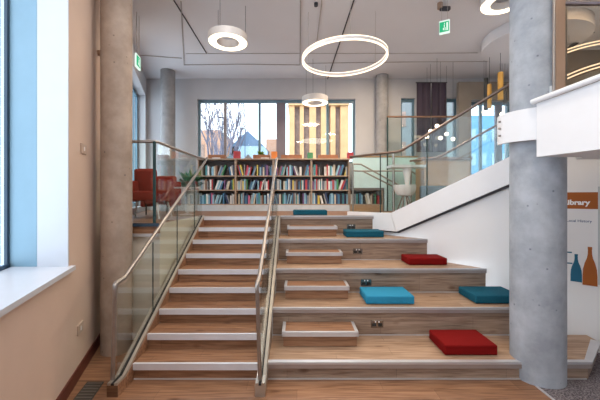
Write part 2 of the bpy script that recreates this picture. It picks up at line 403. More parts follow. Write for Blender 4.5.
bm = MB(); prism(bm, [W(.12,-.069,1.222), W(2.05,-.069,1.222+.474*1.93), W(2.05,-.069,1.25+.474*1.945-.0005), W(.106,-.069,1.2495)], N*.04); link('painted_shadow', bm, M['cable'], sf)  # dark strips stand in for the shadow line under the stringer
bm = MB(); prism(bm, [W(-.86,-.069,1.243), W(.12,-.069,1.222), W(.10,-.069,1.2495), W(-.86,-.069,1.2695)], N*.04); link('painted_shadow', bm, M['cable'], sf)
# upper flight steps
us = thing('staircase', 'upper stair flight rising behind the white sloping panel', 'stairs', W(.1,-.7,LZ))
for k in range(7):
    a = .12+k*.34
    bm = MB(); prism(bm, [W(a,-.16,LZ-.1+.163*k), W(a+.36,-.16,LZ-.1+.163*k), W(a+.36,-.16,LZ+.163*(k+1)), W(a,-.16,LZ+.163*(k+1))], -N*1.1)
    link('step', bm, M['oak'], us)

# ------------------------------------------------------------------ main stair flight
st = thing('staircase', 'straight wooden stair flight with pale metal nosings, left of centre', 'stairs', ((SX0+SX1)/2, D1, 0))
for k in range(1,10):
    y = fy(k); z = k*R_; yb = y+T_ if k < 9 else y+.14
    bm = MB(); box(bm, SX0, SX1, y+.012, yb+.02, z-.035, z); link('tread', bm, M['floorwood'], st)
    bm = MB(); box(bm, SX0, SX1, y+.02, y+.045, z-R_, z-.036); link('riser', bm, M['floorwood'], st)
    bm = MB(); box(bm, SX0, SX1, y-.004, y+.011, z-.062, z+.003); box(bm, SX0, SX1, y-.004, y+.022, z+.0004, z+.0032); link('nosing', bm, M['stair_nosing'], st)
bm = MB(); box(bm, SX0, SX1, D1+.01, D1+.019, 0, .012); link('floor_trim', bm, M['nosing'], st)

# ------------------------------------------------------------------ seating steps
se = thing('seating_steps', 'broad wooden amphitheatre seating steps with metal nosings, right of the stairs', 'seating steps', (1.0, D1, 0))
for i,k in enumerate((1,3,5,7,9)):
    y = fy(k); z = k*R_+.014; h = R_ if k==1 else 2*R_; yb = y+2*T_+.03 if k<9 else y+.14
    xf = {1:2.93,3:2.98,5:2.61,7:2.045,9:1.345}[k]; xb = rwx(yb)
    xl = BX0
    bm = MB()
    if k==1:
        poly_z(bm, [(xl,y+.012),(2.93,y+.012),(3.44,3.60),(3.46,rwy(3.46)),(xb,yb)]+[(xl,yb)], z-.035, z)
    else: poly_z(bm, [(xl,y+.012),(xf,y+.012),(xb,yb),(xl,yb)], z-.035, z)
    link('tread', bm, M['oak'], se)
    bm = MB(); zb = (0 if k==1 else z-h)
    if k==1:
        poly_z(bm, [(xl,y+.022),(2.92,y+.022),(3.43,3.61),(3.40,3.64),(2.90,y+.05),(xl,y+.05)], 0, z-.036)
    else: box(bm, xl, xf, y+.022, y+.05, zb, z-.036)
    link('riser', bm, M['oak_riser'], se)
    bm = MB()
    if k==1:
        poly_z(bm, [(xl,y-.006),(2.94,y-.006),(3.46,3.60),(3.45,3.615),(2.93,y+.0115),(xl,y+.0115)], z-.018, z+.003)
        poly_z(bm, [(xl,y-.006),(2.94,y-.006),(3.46,3.60),(3.40,3.66),(2.91,y+.05),(xl,y+.05)], z+.0004, z+.0034)
    else:
        box(bm, xl, xf, y-.006, y+.0115, z-.018, z+.003); box(bm, xl, xf-.03, y-.006, y+.032, z+.0004, z+.0034)
    nz = link('nosing', bm, M['nosing'], se)
    bm = MB()
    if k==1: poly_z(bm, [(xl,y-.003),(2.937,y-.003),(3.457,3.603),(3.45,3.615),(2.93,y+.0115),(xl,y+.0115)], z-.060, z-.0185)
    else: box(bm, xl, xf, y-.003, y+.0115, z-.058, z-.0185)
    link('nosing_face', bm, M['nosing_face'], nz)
    bm = MB(); xr = 2.9 if k==1 else xf-.03
    box(bm, xl, xr, y+.010, y+.0215, (0 if k==1 else z-h+.001), (.012 if k==1 else z-h+.010)); link('floor_trim', bm, M['nosing'], se)

# step boxes
names = ['lowest','second lowest','second highest','highest']
sb0 = None
for i,k in enumerate((2,4,6,8)):
    z0 = (k-1)*R_+.018
    lab = 'low oak step box on the seating steps, %s of the four'%names[i]
    if sb0 is None:
        yf = 3.455; x0,x1 = -.165,.675; yb = fy(3)+.008; z1 = z0+.162
        sb0 = thing('step_box', lab, 'step box', ((x0+x1)/2, yf, z0), 'oak step boxes on the seating steps')
        bm = MB(); box(bm, x0+.02,x1-.02,yf+.015,yb,z1-.03,z1); link('top_board', bm, M['floorwood'], sb0)
        bm = MB(); box(bm, x0+.015,x1-.015,yf+.03,yb,z0,z1-.031); link('body', bm, M['floorwood'], sb0)
        bm = MB()
        box(bm, x0,x1,yf,yf+.016,z1-.045,z1+.003); box(bm, x0,x1,yf,yf+.035,z1+.0003,z1+.0033)
        box(bm, x0,x0+.016,yf,yb,z1-.045,z1+.003); box(bm, x0,x0+.035,yf,yb,z1+.0003,z1+.0033)
        box(bm, x1-.016,x1,yf,yb,z1-.045,z1+.003); box(bm, x1-.035,x1,yf,yb,z1+.0003,z1+.0033)
        link('nosing', bm, M['nosing'], sb0); l0 = sb0.location.copy()
    else:
        copy_thing(sb0, (l0.x, l0.y+.6*i, z0), lab)

# sockets in the risers
so0 = None
for i,k in enumerate((3,5,7,9)):
    y = fy(k)+.022; zc = (.315,.648,.975,1.305)[i]; xc=.955
    lab = 'chrome double socket plate on the %s upright seating riser'%['lowest','second lowest','second highest','highest'][i]
    if so0 is None:
        so0 = thing('wall_socket', lab, 'socket', (xc,y,zc-.043), 'chrome sockets in the seating risers')
        bm = MB(); rbox(bm, xc-.074,xc+.074,y-.008,y-.0005,zc-.044,zc+.044,.003,1); pl = link('plate', bm, M['chrome'], so0)
        for s in (-1,1):
            bm = MB(); box(bm, xc+s*.036-.024,xc+s*.036+.024,y-.0095,y-.0082,zc-.028,zc+.010); link('socket_face', bm, M['socket_black'], pl)
            bm = MB(); box(bm, xc+s*.02-.007,xc+s*.02+.007,y-.012,y-.0085,zc+.018,zc+.034); link('switch', bm, M['white_gloss'], pl)
    else: copy_thing(so0, (xc,y,zc-.043), lab)

# ------------------------------------------------------------------ cushions
def cushion(x0,x1,y0,y1,z,th,mat,label):
    t = thing('seat_cushion', label, 'cushion', ((x0+x1)/2,(y0+y1)/2,z), 'square seat cushions on the seating steps')
    bm = MB(); rbox(bm, x0,x1,y0,y1,z+.002,z+th,.014,3)
    for v in bm.verts:   # slightly domed top
        if v.co.z > z+th-.02:
            u = (v.co.x-x0)/(x1-x0); w=(v.co.y-y0)/(y1-y0)
            v.co.z += .004*math.sin(PI*max(0,min(1,u)))*math.sin(PI*max(0,min(1,w)))
    link('cover', bm, mat, t, True)
    bm = MB()
    for zz in (z+th-.016, z+.018):
        e=.0005; r=.014
        pts=[(x0+r,y0-e,zz),(x1-r,y0-e,zz),(x1+e,y0+r,zz),(x1+e,y1-r,zz),(x1-r,y1+e,zz),(x0+r,y1+e,zz),(x0-e,y1-r,zz),(x0-e,y0+r,zz),(x0+r,y0-e,zz)]
        tube(bm, pts, .0035, 6, False)
    link('piping', bm, mat, t)
zz = lambda k: k*R_+.0175
cushion(1.535,2.085,3.28,3.68,zz(1),.105,M['fab_red'],'red cushion on the lowest seating step beside the concrete pillar')
cushion(.85,1.44,3.87,4.29,zz(3),.10,M['fab_blue'],'sky blue cushion on the second seating step below a socket')
cushion(2.20,2.78,3.89,4.31,zz(3),.10,M['fab_teal'],'teal cushion on the second seating step, partly behind the pillar')
cushion(1.615,2.175,4.57,4.91,zz(5),.10,M['fab_red'],'red cushion on the third seating step near the white wall')
cushion(.80,1.41,5.12,5.50,zz(7),.10,M['fab_teal'],'dark teal cushion on the fourth seating step beside a socket')
cushion(-.07,.54,5.64,6.0,zz(9),.088,M['fab_teal'],'teal cushion on the topmost seating step in front of the bookcases')

# ------------------------------------------------------------------ stair balustrades
def slope_z(y): return R_+(y-D1)*R_/T_
def stair_rail(xa, xb, xr, label, fmat, xtop, xpb):
    xc=(xa+xb)/2; y0=2.885; ye=5.60
    t = thing('glass_balustrade', label, 'balustrade', (xc,y0,0), 'glass balustrades of the stairs')
    yk = 3.04; zk=.105
    prof=[(y0,0),(ye,0),(ye,slope_z(ye)-.03),(yk,zk),(y0,zk)]
    bm = MB(); prism(bm, [(xa,y,z) for y,z in prof], (xb-xa,0,0)); stg = link('stringer', bm, fmat, t)
    # channel: two rails and a dark gap
    def strip(x0,x1,h0,h1,mt,nm):
        bm = MB()
        pr=[(y0,zk+h0),(yk,zk+h0),(ye,slope_z(ye)-.03+h0),(ye,slope_z(ye)-.03+h1),(yk-.02,zk+h1),(y0,zk+h1)]
        prism(bm, [(x0,y,z) for y,z in pr], (x1-x0,0,0)); return link(nm, bm, mt, stg)
    strip(xa+.004,xa+.034,.0005,.022,M['channel'],'channel_rail'); strip(xb-.034,xb-.004,.0005,.022,M['channel'],'channel_rail')
    strip(xa+.0345,xb-.0345,.0005,.014,M['rubber'],'gasket')
    # glass
    ys=[2.97,3.70,4.45,5.20,5.60]
    def bot(y): return max(zk, slope_z(y)-.03+ (0 if y>yk else 0)) if y>yk else zk
    for a,b in zip(ys[:-1],ys[1:]):
        a+=.004; b-=.004
        pts=[a]+([yk] if a<yk<b else [])+[b]
        top=lambda y: min(1.0+ (slope_z(max(y,3.12))-R_), 2.50)
        pts2=[a]+([3.12] if a<3.12<b else [])+[b]
        poly=[(xc-.006,y,bot(y)+.016) for y in pts]+[(xc-.006,y,top(y)) for y in reversed(pts2)]
        bm = MB(); prism(bm, poly, (.012,0,0)); link('glass_panel', bm, M['glass'], t)
        if b<5.5:
            bm = MB(); box(bm, xc-.006,xc+.006,b+.0005,b+.0075,bot(b)+.016,top(b)); link('joint_strip', bm, M['glass_edge'], t)
    # post and handrail
    bm = MB(); tube(bm, [(xpb,2.95,zk),(xr,2.95,.98)], .019, 14); link('post', bm, M['steel'], t, True)
    zt = 1.02+(5.50-3.12)*R_/T_
    zl = 1.06+2.24*R_/T_
    xm=lambda y: xr+(xtop-xr)*(y-2.95)/2.9
    pts=[(xr,2.945,.965),(xr,2.95,1.0),(xr,2.975,1.02),(xr,3.10,1.03),(xr,3.16,1.06),(xm(5.40),5.40,zl),(xm(5.5),5.50,zl+.045),(xtop,5.85,zl+.255)]
    bm = MB(); tube(bm, pts, .021, 14); link('handrail', bm, M['steel'], t, True)
stair_rail(-1.737,-1.637,-1.70,'clear glass balustrade with steel handrail on the left side of the stairs',M['floorwood'],-1.665,-1.722)
stair_rail(-.386,-.292,-.372,'clear glass balustrade with steel handrail between the stairs and the seating steps',M['channel'],-.372,-.345)

# landing guard, left (L shaped)
g = thing('glass_balustrade','glass guard with flat steel handrail around the upper floor beside the red sofa','balustrade',(-1.8,4.0,LZ),'glass guards of the upper floor')
RZ=2.535
bm = MB(); tube(bm, [(lwx(4.03)+.02,4.03,RZ),(-1.83,4.03,RZ),(-1.80,4.06,RZ),(-1.76,5.62,RZ),(-1.68,5.84,RZ)], .019, 12); link('handrail', bm, M['steel'], g, True)
for a,b in ((lwx(4.03)+.03,-1.83),):
    bm = MB(); box(bm, a,b,4.024,4.036,LZ+.014,RZ-.01); link('glass_panel', bm, M['glass'], g)
for a,b in ((4.06,4.82),(4.83,5.6)):
    bm = MB(); box(bm, -1.80,-1.788,a,b,LZ+.014,RZ-.01); link('glass_panel', bm, M['glass'], g)
bm = MB(); box(bm, -1.83,-1.80,4.01,4.04,LZ,RZ); link('post', bm, M['glass_edge'], g)
bm = MB(); box(bm, lwx(4.03)+.025,lwx(4.03)+.045,4.01,4.05,LZ,RZ); link('post', bm, M['frame_dark'], g)

# upper flight near balustrade
g = thing('glass_balustrade','glass balustrade with steel handrail climbing along the white sloping panel','balustrade',W(0,.02,1.556),'glass balustrades of the upper flight')
o_=.02
pts=[W(-.80,o_,2.575),W(.12,o_,2.585),W(.20,o_,2.60),W(2.15,o_,2.60+.492*1.95)]
bm = MB(); tube(bm, pts, .021, 12); link('handrail', bm, M['dark_rail'], g, True)
def gl(a,b,off,zb,zt,nm='glass_panel',par=None):
    bm = MB(); prism(bm, [W(a,off-.006,zb(a)),W(b,off-.006,zb(b)),W(b,off-.006,zt(b)),W(a,off-.006,zt(a))], N*.012); return link(nm,bm,M['glass'],par)
zb=lambda s:1.557+max(0,s)*sl
zt=lambda s:2.57+max(0,s-.16)*.492
for a,b in ((-.80,-.20),(-.19,.13),(.135,.62),(.625,1.20),(1.205,2.05)): gl(a,b,o_,zb,zt,par=g)
for s_ in (-.195,.60):
    bm = MB(); prism(bm,[W(s_,o_-.009,zb(s_)),W(s_+.014,o_-.009,zb(s_)),W(s_+.014,o_-.009,zt(s_)),W(s_,o_-.009,zt(s_))],N*.018); link('joint_strip',bm,M['glass_edge'],g)
# far balustrade of flight
g = thing('glass_balustrade','further glass balustrade on the far side of the upper flight','balustrade',W(.2,-1.27,LZ),'glass balustrades of the upper flight')
o2=-1.27
bm = MB(); tube(bm,[W(-.2,o2,2.56),W(.30,o2,2.58),W(.42,o2,2.62),W(2.2,o2,2.62+.49*1.78)],.02,10); link('handrail',bm,M['dark_rail'],g,True)
for a,b in ((-.18,.4),(.41,1.2),(1.21,2.1)): gl(a,b,o2,lambda s:1.49+max(0,s)*sl,lambda s:2.55+max(0,s-.35)*.49,par=g)

# ------------------------------------------------------------------ columns
PC=(2.457,3.235)
bm=MB(); tube(bm,[(PC[0],PC[1],-.0),(PC[0],PC[1],CEIL)],.2355,72); solo('concrete_column',bm,M['conc_right'],'thick grey concrete pillar standing through the lowest seating step','column',smooth=True)
bm=MB(); tube(bm,[(-2.157,3.78,0),(-2.157,3.78,CEIL)],.168,64); solo('concrete_column',bm,M['conc_left'],'slender brownish concrete pillar beside the left glass balustrade','column',smooth=True)
bm=MB(); tube(bm,[(X(168,7.7),7.7,LZ),(X(168,7.7),7.7,CEIL)],.17,40); solo('concrete_column',bm,M['conc_far'],'distant round concrete pillar in the upper left corner','column',smooth=True)
bm=MB(); tube(bm,[(X(382,8.0),8.0,LZ),(X(382,8.0),8.0,CEIL)],.155,40); solo('concrete_column',bm,M['conc_far'],'distant round pillar right of the big rear window','column',smooth=True)

# curved white band round the pillar + gallery panel
gp = thing('gallery_parapet','white curved parapet wrapping the thick pillar and running to the right','parapet',(2.3,2.9,2.2))
def arc(r,a0,a1,n): return [(PC[0]+r*math.cos(a0+(a1-a0)*i/n),PC[1]+r*math.sin(a0+(a1-a0)*i/n)) for i in range(n+1)]
a0=math.radians(150); a1=math.radians(236); ro=.345; ri=.31; n=20
outer=arc(ro,a0,a1,n); inner=arc(ri,a0,a1,n)
bm=MB(); V=[]
for i in range(n+1):
    f=i/n; zt_=2.68-.01*f; zb_=2.385-.02*f
    V.append([bm.verts.new((outer[i][0],outer[i][1],zb_)),bm.verts.new((outer[i][0],outer[i][1],zt_)),bm.verts.new((inner[i][0],inner[i][1],zt_)),bm.verts.new((inner[i][0],inner[i][1],zb_))])
for i in range(n):
    for j in range(4): bm.faces.new((V[i][j],V[i][(j+1)%4],V[i+1][(j+1)%4],V[i+1][j]))
bm.faces.new(V[0]); bm.faces.new(V[-1][::-1]); link('curved_band',bm,M['white_gloss'],gp,True)
aa=a0+math.radians(21)
for zc in (2.61,2.54,2.465):
    c=Vector((PC[0]+ro*math.cos(aa),PC[1]+ro*math.sin(aa),zc)); nn=Vector((math.cos(aa),math.sin(aa),0))
    bm=MB(); tube(bm,[c,c+nn*.018],.011,12); link('bolt',bm,M['steel'],gp)
# straight panel
A=Vector((2.225,2.935,0)); B=Vector((2.225+.28*1.6,2.935-1.6,0))
nrm=Vector((B-A).cross(Vector((0,0,1)))).normalized()
if nrm.x<0: nrm=-nrm
def pz(t): return 2.695+t*.13
bm=MB(); prism(bm,[A+Vector((0,0,2.20)),B+Vector((0,0,2.20)),B+Vector((0,0,pz(1))),A+Vector((0,0,pz(0)))],nrm*.06); link('panel',bm,M['white_gloss'],gp)
bm=MB(); tube(bm,[A+Vector((-.012,.02,pz(-.01)+.02))-nrm*.02,B+Vector((0,0,pz(1)+.02))-nrm*.02],.024,12); link('handrail',bm,M['white_gloss'],gp,True)
bm=MB(); poly_z(bm,[(2.80,3.17),(7.6,3.17),(7.6,1.3),(2.74,1.3),(2.30,2.93),(2.42,2.985),(2.72,2.99)],2.205,2.36); solo('gallery_floor',bm,M['wall_white'],'white soffit of the gallery above the seating steps, right edge','gallery floor')
# grey inner panel, post, taupe screen beyond
bm=MB(); prism(bm,[(X(552,2.95),2.95,2.365),(4.2,2.95,2.365),(4.2,2.95,3.50),(X(552,2.95),2.95,2.87)],(0,.03,0)); solo('inner_parapet',bm,M['grey_panel'],'light grey sloping parapet behind the white gallery panel','parapet')
sc=thing('glazed_screen','brown framed dark glazed screen beyond the gallery, upper right','screen',(3.2,2.95,2.4))
x0=X(556,2.9);x1=X(566,2.9)
bm=MB(); rbox(bm,x0,x1,2.90,2.945,2.365,CEIL-.001,.006,1); link('post',bm,M['ply'],sc)
bm=MB(); tube(bm,[(x0-.012,2.905,2.365),(x0-.012,2.905,CEIL-.001)],.009,10); link('edge_rod',bm,M['steel'],sc)
bm=MB(); box(bm,x1,4.2,2.905,2.94,Z(2.5,2.9)-.008,Z(2.5,2.9)+.012); link('cross_bar',bm,M['frame_brown'],sc)
bm=MB(); box(bm,x1,4.2,2.918,2.926,2.365,CEIL-.01); link('glass_panel',bm,glass('grey_glass',(.78,.72,.64),.3),sc)
bm=MB(); box(bm,X(560,6.6),7.68,6.6,6.7,LZ,CEIL); solo('partition',bm,M['taupe'],'taupe partition wall seen through the dark glazed screen','partition')
for (ya,yb,nm) in ((51,40,'upper'),(77,62,'lower')):  # added glowing tubes standing in for ring reflections in the screen glass
    for dy in ((0,3) if nm=='upper' else (0,3.5)):
        pts=[P(563+i*6, ya+(yb-ya)*(i/7)+dy-1.2*math.sin(i/7*PI), 5.6) for i in range(9)]
        t=thing('reflection_streak','thin glowing streak imitating a reflection in the dark screen, %s strip of the %s pair'%('top' if dy==0 else 'bottom',nm),'reflection streak',tuple(pts[0]),'reflection streaks in the dark screen')
        bm=MB(); tube(bm,pts,.012,8); link('streak_tube',bm,M['glow_ring'],t,True)
        for q in (pts[1],pts[-1]):
            bm=MB(); tube(bm,[q+Vector((0,0,.01)),(q.x,q.y,CEIL)],.003,5); link('cord',bm,M['cable_light'],t)
bm=MB(); tube(bm,[P(569,48,5.9),P(606,23,5.9)],.03,8); solo('ceiling_beam',bm,M['black'],'dark slanting bar crossing behind the glazed screen','beam')

def S_(px): return S(px,-.069)
# ------------------------------------------------------------------ wall sign
sg=thing('wall_sign','white and orange library banner on the diagonal wall right of the pillar','sign',W(S_(590),.004,1.0))
sA,sB=S_(540),S_(598)
def wq(bm,a,b,z0,z1,o0,o1):
    o0-=.069; o1-=.069; prism(bm,[W(a,o0,z0),W(b,o0,z0),W(b,o0,z1),W(a,o0,z1)],N*(o1-o0))
bm=MB(); wq(bm,sA,sB,.79,1.885,.001,.006); sp_=link('panel',bm,M['wall_white'],sg)
bm=MB(); wq(bm,sA,sB,1.685,1.885,.0062,.008); hb=link('header_band',bm,M['orange'],sg)
bm=MB(); wq(bm,sB,sB+.018,.80,1.95,.001,.014); link('edge_strip',bm,M['grey_panel'],sg)
rot=Matrix((( U.x,0,-U.y*-1,0),(U.y,0,0,0),(0,1,0,0),(0,0,0,1)))
rot=Matrix(((U.x,0,N.x,0),(U.y,0,N.y,0),(0,1,0,0),(0,0,0,1)))
text_mesh('lettering','Library',.084,M['white_print'],hb,W(S_(563.3),.0085-.069,1.735),rot,.001,.0035)
text_mesh('lettering','Local History',.042,M['navy'],sp_,W(S_(566.5),.0065-.069,1.525),rot,.001,.0005)
for px,py in ((568,253),(568.5,264)):
    s_=S_(px-5); bm=MB(); wq(bm,s_,S_(px+4),Z(py,3.83)-.008,Z(py,3.83)+.008,.0062,.0075); link('caption_line',bm,M['petrol'],sp_)
def bottle(pxa,pxb,ztop,zbot,mat,nm):
    sa,sb=S_(pxa),S_(pxb); c=(sa+sb)/2; w=(sb-sa)/2; h=ztop-zbot
    pr=[(1,0),(1,.25),(.93,.42),(.70,.58),(.42,.70),(.30,.80),(.27,.93),(.30,.94),(.30,1)]
    pts=[(c+w*a,zbot+h*b) for a,b in pr]+[(c-w*a,zbot+h*b) for a,b in reversed(pr)]
    bm=MB(); prism(bm,[W(s,.0062-.069,z) for s,z in pts],N*.002); link(nm,bm,mat,sp_)
bottle(570.5,582,1.135,.80,M['petrol'],'bottle_print'); bottle(582.5,597.5,1.235,.775,M['orange'],'bottle_print')

# ------------------------------------------------------------------ fittings on left wall, exit signs
def wallplate(px,py,w,h,label,d):
    x=lwx(d)
    bm=MB(); prism(bm,[LW(d-w/2,.0,Z(py,d)-h/2),LW(d+w/2,.0,Z(py,d)-h/2),LW(d+w/2,.0,Z(py,d)+h/2),LW(d-w/2,.0,Z(py,d)+h/2)],(.014,0,0))
    t=thing('wall_switch',label,'switch',(x,d,Z(py,d)-h/2)); pl=link('plate',bm,M['switch_plate'],t)
    bm=MB(); prism(bm,[LW(d-.012,.014,Z(py,d)-.02),LW(d+.012,.014,Z(py,d)-.02),LW(d+.012,.014,Z(py,d)+.02),LW(d-.012,.014,Z(py,d)+.02)],(.005,0,0)); link('rocker',bm,M['white_gloss'],pl)
def dl(px): k=(px-VX)/F; return (-2.09+.34*2.85)/(k+.34)
wallplate(83,149,.17,.10,'small white thermostat plate on the peach wall at eye height',dl(83))
wallplate(79.5,328,.16,.10,'white socket plate low on the peach wall above the skirting',dl(79.5))
def exit_sign(c,w,h,yaw,label,rod=None):
    t=thing('exit_sign',label,'exit sign',(c.x,c.y,c.z-h/2))
    u=Vector((math.cos(yaw),math.sin(yaw),0)); n=Vector((math.sin(yaw),-math.cos(yaw),0))
    def q(bm,a,b,z0,z1,o0,o1): prism(bm,[c+u*a+n*o0+Vector((0,0,z0)),c+u*b+n*o0+Vector((0,0,z0)),c+u*b+n*o0+Vector((0,0,z1)),c+u*a+n*o0+Vector((0,0,z1))],n*(o1-o0))
    bm=MB(); q(bm,-w/2,w/2,-h/2,h/2,-.02,.006); link('housing',bm,M['sign_white'],t)
    bm=MB(); q(bm,-w*.47,w*.42,-h*.38,h*.40,.0065,.008); gf=link('green_face',bm,M['green'],t)
    bm=MB()   # running figure and doorway
    q(bm,-w*.05,w*.03,-h*.05,h*.16,.0085,.0095); q(bm,-w*.03,w*.03,h*.19,h*.30,.0085,.0095)
    q(bm,-w*.14,-w*.04,-h*.25,-h*.08,.0085,.0095); q(bm,w*.02,w*.10,-h*.28,-h*.06,.0085,.0095)
    q(bm,w*.18,w*.32,-h*.30,h*.30,.0085,.0095)
    link('pictogram',bm,M['sign_white'],gf)
    bm=MB(); q(bm,-w*.3,-w*.28,h/2,CEIL-c.z,-.01,0); q(bm,w*.28,w*.3,h/2,CEIL-c.z,-.01,0); link('hanger',bm,M['cable_light'],t)
exit_sign(P(444.5,27,4.6),.14,.19,math.radians(-28),'green running figure exit sign hanging at right of the ceiling')
exit_sign(P(138.2,62,5.3),.2,.22,math.radians(98),'small edge-on exit sign hanging beside the left wall')
bm=MB(); d=dl(98); tube(bm,[LW(d,0,Z(53,d)),LW(d,.05,Z(53,d))],.035,14); solo('sensor',bm,M['ply'],'small brown sensor high on the wall beside the slender pillar','sensor')

# floor vent
fv=thing('floor_grille','dark rectangular floor grille between the left wall and the balustrade','floor grille',(-1.97,2.9,0))
bm=MB(); poly_z(bm,[(-2.07,3.12),(-1.905,3.12),(-1.80,2.62),(-1.97,2.62)],.001,.006); link('frame',bm,M['vent'],fv)
for i in range(11):
    y=2.64+i*.044; f=(y-2.62)/.5; bm=MB()
    poly_z(bm,[(-1.97-.10*f+.012,y),(-1.80-.105*f-.012,y),(-1.80-.105*f-.012,y+.018),(-1.97-.10*f+.012,y+.018)],.0062,.010); link('bar',bm,M['vent2'],fv)

# ------------------------------------------------------------------ ceiling things
def ringlamp(c,R,r,h,label,group,cords=3,fat=None,tilt=(0,0)):
    t=thing('pendant_lamp' if cords else 'ceiling_lamp',label,'lamp',(c.x,c.y,c.z),group)
    bm=MB(); lathe(bm,[(R,0.0),(R,h),(R-.02,h+.01),(r*.9,h+.01),(r*.9,h*.6),(r,0.0),(r+.006,.0),(r+.006,.02),(R-.006,.02),(R-.006,0)],(0,0,0),56,closed=True)
    bmesh.ops.rotate(bm,cent=(0,0,0),matrix=Matrix.Rotation(tilt[0],3,'Y')@Matrix.Rotation(tilt[1],3,'X'),verts=bm.verts); bmesh.ops.translate(bm,verts=bm.verts,vec=c); link('housing',bm,M['lampbody'],t,True)
    bm=MB(); lathe(bm,[(R-.007,.002),(R-.007,.019),(r+.007,.019),(r+.007,.002)],(0,0,0),56,closed=True)
    bmesh.ops.rotate(bm,cent=(0,0,0),matrix=Matrix.Rotation(tilt[0],3,'Y')@Matrix.Rotation(tilt[1],3,'X'),verts=bm.verts); bmesh.ops.translate(bm,verts=bm.verts,vec=c); link('diffuser',bm,M['glow'],t,True)
    for i in range(cords):
        a=2*PI*i/cords+.3; x=c.x+(R-.03)*math.cos(a); y=c.y+(R-.03)*math.sin(a)
        bm=MB(); tube(bm,[(x,y,c.z+h-.02),(x,y,CEIL)],.003,6); link('cord',bm,M['cable'],t)
    l=bpy.data.lights.new('lamp_light','AREA'); l.shape='DISK'; l.size=R*1.6; l.energy=LAMP_W; l.color=(1,.80,.58)
    lo=bpy.data.objects.new('lamp_light',l); C.objects.link(lo); lo.location=c+Vector((0,0,-.03)); 
LAMP_W=14
ringlamp(P(228,42.5,5.0),.305,.17,.11,'round white pendant lamp glowing underneath, left of the big ring','round pendant lamps',3)
ringlamp(P(315,103,7.3),.30,.17,.13,'small round white pendant lamp in front of the rear window','round pendant lamps',3)
ringlamp(P(504.5,3,4.75),.32,.18,.09,'round ceiling lamp glowing beside the thick pillar top','round pendant lamps',0)
# big ring
bc=P(344.3,60,4.92); R=.655
big=thing('ring_light','large thin glowing ring light hanging from the ceiling','lamp',bc)
def ringm(rin,rout,z0,z1,mat,nm):
    bm=MB(); lathe(bm,[(rin,z0),(rout,z0),(rout,z1),(rin,z1)],(0,0,0),96,closed=True)
    bmesh.ops.rotate(bm,cent=(0,0,0),matrix=Matrix.Rotation(math.radians(-1.6),3,'Y'),verts=bm.verts); bmesh.ops.translate(bm,verts=bm.verts,vec=bc); link(nm,bm,mat,big,True)
ringm(R-.018,R,.006,.048,M['lampbody'],'band')
ringm(R-.022,R+.004,-.006,.0055,M['glow_ring'],'lower_light_strip'); ringm(R-.022,R+.004,.0485,.058,M['glow_ring'],'upper_light_strip')
for i in range(3):
    a=2*PI*i/3+.5; x=bc.x+(R-.015)*math.cos(a); y=bc.y+(R-.015)*math.sin(a)
    bm=MB(); tube(bm,[(x,y,bc.z+.07),(x,y,CEIL)],.0022,6); link('cord',bm,M['cable_light'],big)
l=bpy.data.lights.new('ring_lamp','AREA'); l.shape='DISK'; l.size=1.2; l.energy=22; l.color=(1,.84,.66)
lo=bpy.data.objects.new('ring_lamp',l); C.objects.link(lo); lo.location=bc+Vector((0,0,-.05))
# conduits on ceiling
def cp(px,py):   # point on the ceiling
    d=(CEIL-H)*F/(VY-py); return Vector((X(px,d),d,CEIL-.008))
def conduit(pts,r,mat,label):
    bm=MB(); tube(bm,[cp(*p) for p in pts],r,6); solo('ceiling_conduit',bm,mat,label,'conduit','thin conduits on the ceiling')
conduit([(181,1),(184,64.5),(240,64),(300,64.5)],.011,M['cable_light'],'pale thin conduit turning a corner on the left of the ceiling')
conduit([(174,0),(206.5,53)],.010,M['cable'],'dark slanting ceiling track at upper left')
conduit([(354.5,-2),(327.5,79)],.011,M['cable'],'dark slanting ceiling track passing behind the big ring light')
conduit([(135,54.5),(182,58)],.009,M['cable_light'],'short thin conduit running from left wall to the corner conduit')
conduit([(300,64.5),(300.5,0)],.010,M['cable_light'],'thin pale conduit running straight back in mid ceiling')
conduit([(322,-2),(317,40)],.008,M['cable_light'],'short thin pale conduit beside the big ring light')
conduit([(186,53.3),(300,53)],.006,M['cable_light'],'fine ceiling line joining the two straight conduits')
conduit([(303,63),(420,61.5),(508,61)],.008,M['cable_light'],'long thin conduit across the right of the ceiling')
conduit([(303,53),(400,53),(478,52.5)],.006,M['cable_light'],'fine ceiling line across the right half')
# curved bulkhead upper right
cb=P(530,36,5.0)
bm=MB(); lathe(bm,[(.85,CEIL-.20),(.85,CEIL-.001)],(4.45,5.95,0),64); solo('ceiling_raft',bm,M['ceiling'],'round white dropped ceiling raft beside the pillar','ceiling raft',smooth=True)
# tube pendants
def tpend(px,pyt,pyb,d,r,mat,label,top=None):
    x=X(px,d); t=thing('pendant_lamp',label,'lamp',(x,d,Z(pyb,d)),'slim tubular pendant lamps by the pillar')
    bm=MB(); lathe(bm,[(r*.9,0),(r,.006),(r,Z(pyt,d)-Z(pyb,d)-.01),(r*.5,Z(pyt,d)-Z(pyb,d)),(.004,Z(pyt,d)-Z(pyb,d))],(x,d,Z(pyb,d)),16); link('tube_shade',bm,mat,t,True)
    bm=MB(); tube(bm,[(x,d,Z(pyt,d)),(x,d,CEIL)],.004,6); link('cord',bm,M['cable'],t)
    bm=MB(); cyl(bm,x,d,CEIL-.02,CEIL,.035,14); link('ceiling_rose',bm,M['black'],t)
tpend(486,78,110,6.9,.045,M['black'],'black tubular pendant lamp, leftmost of the slim ones')
tpend(489.5,84,108,6.5,.04,M['mustard'],'short mustard tubular pendant lamp beside the black one')
tpend(500.5,72,100,6.3,.05,M['mustard'],'mustard tubular pendant lamp nearest the thick pillar')
tpend(505,84,104,6.8,.04,M['black'],'small black tubular pendant lamp against the thick pillar')
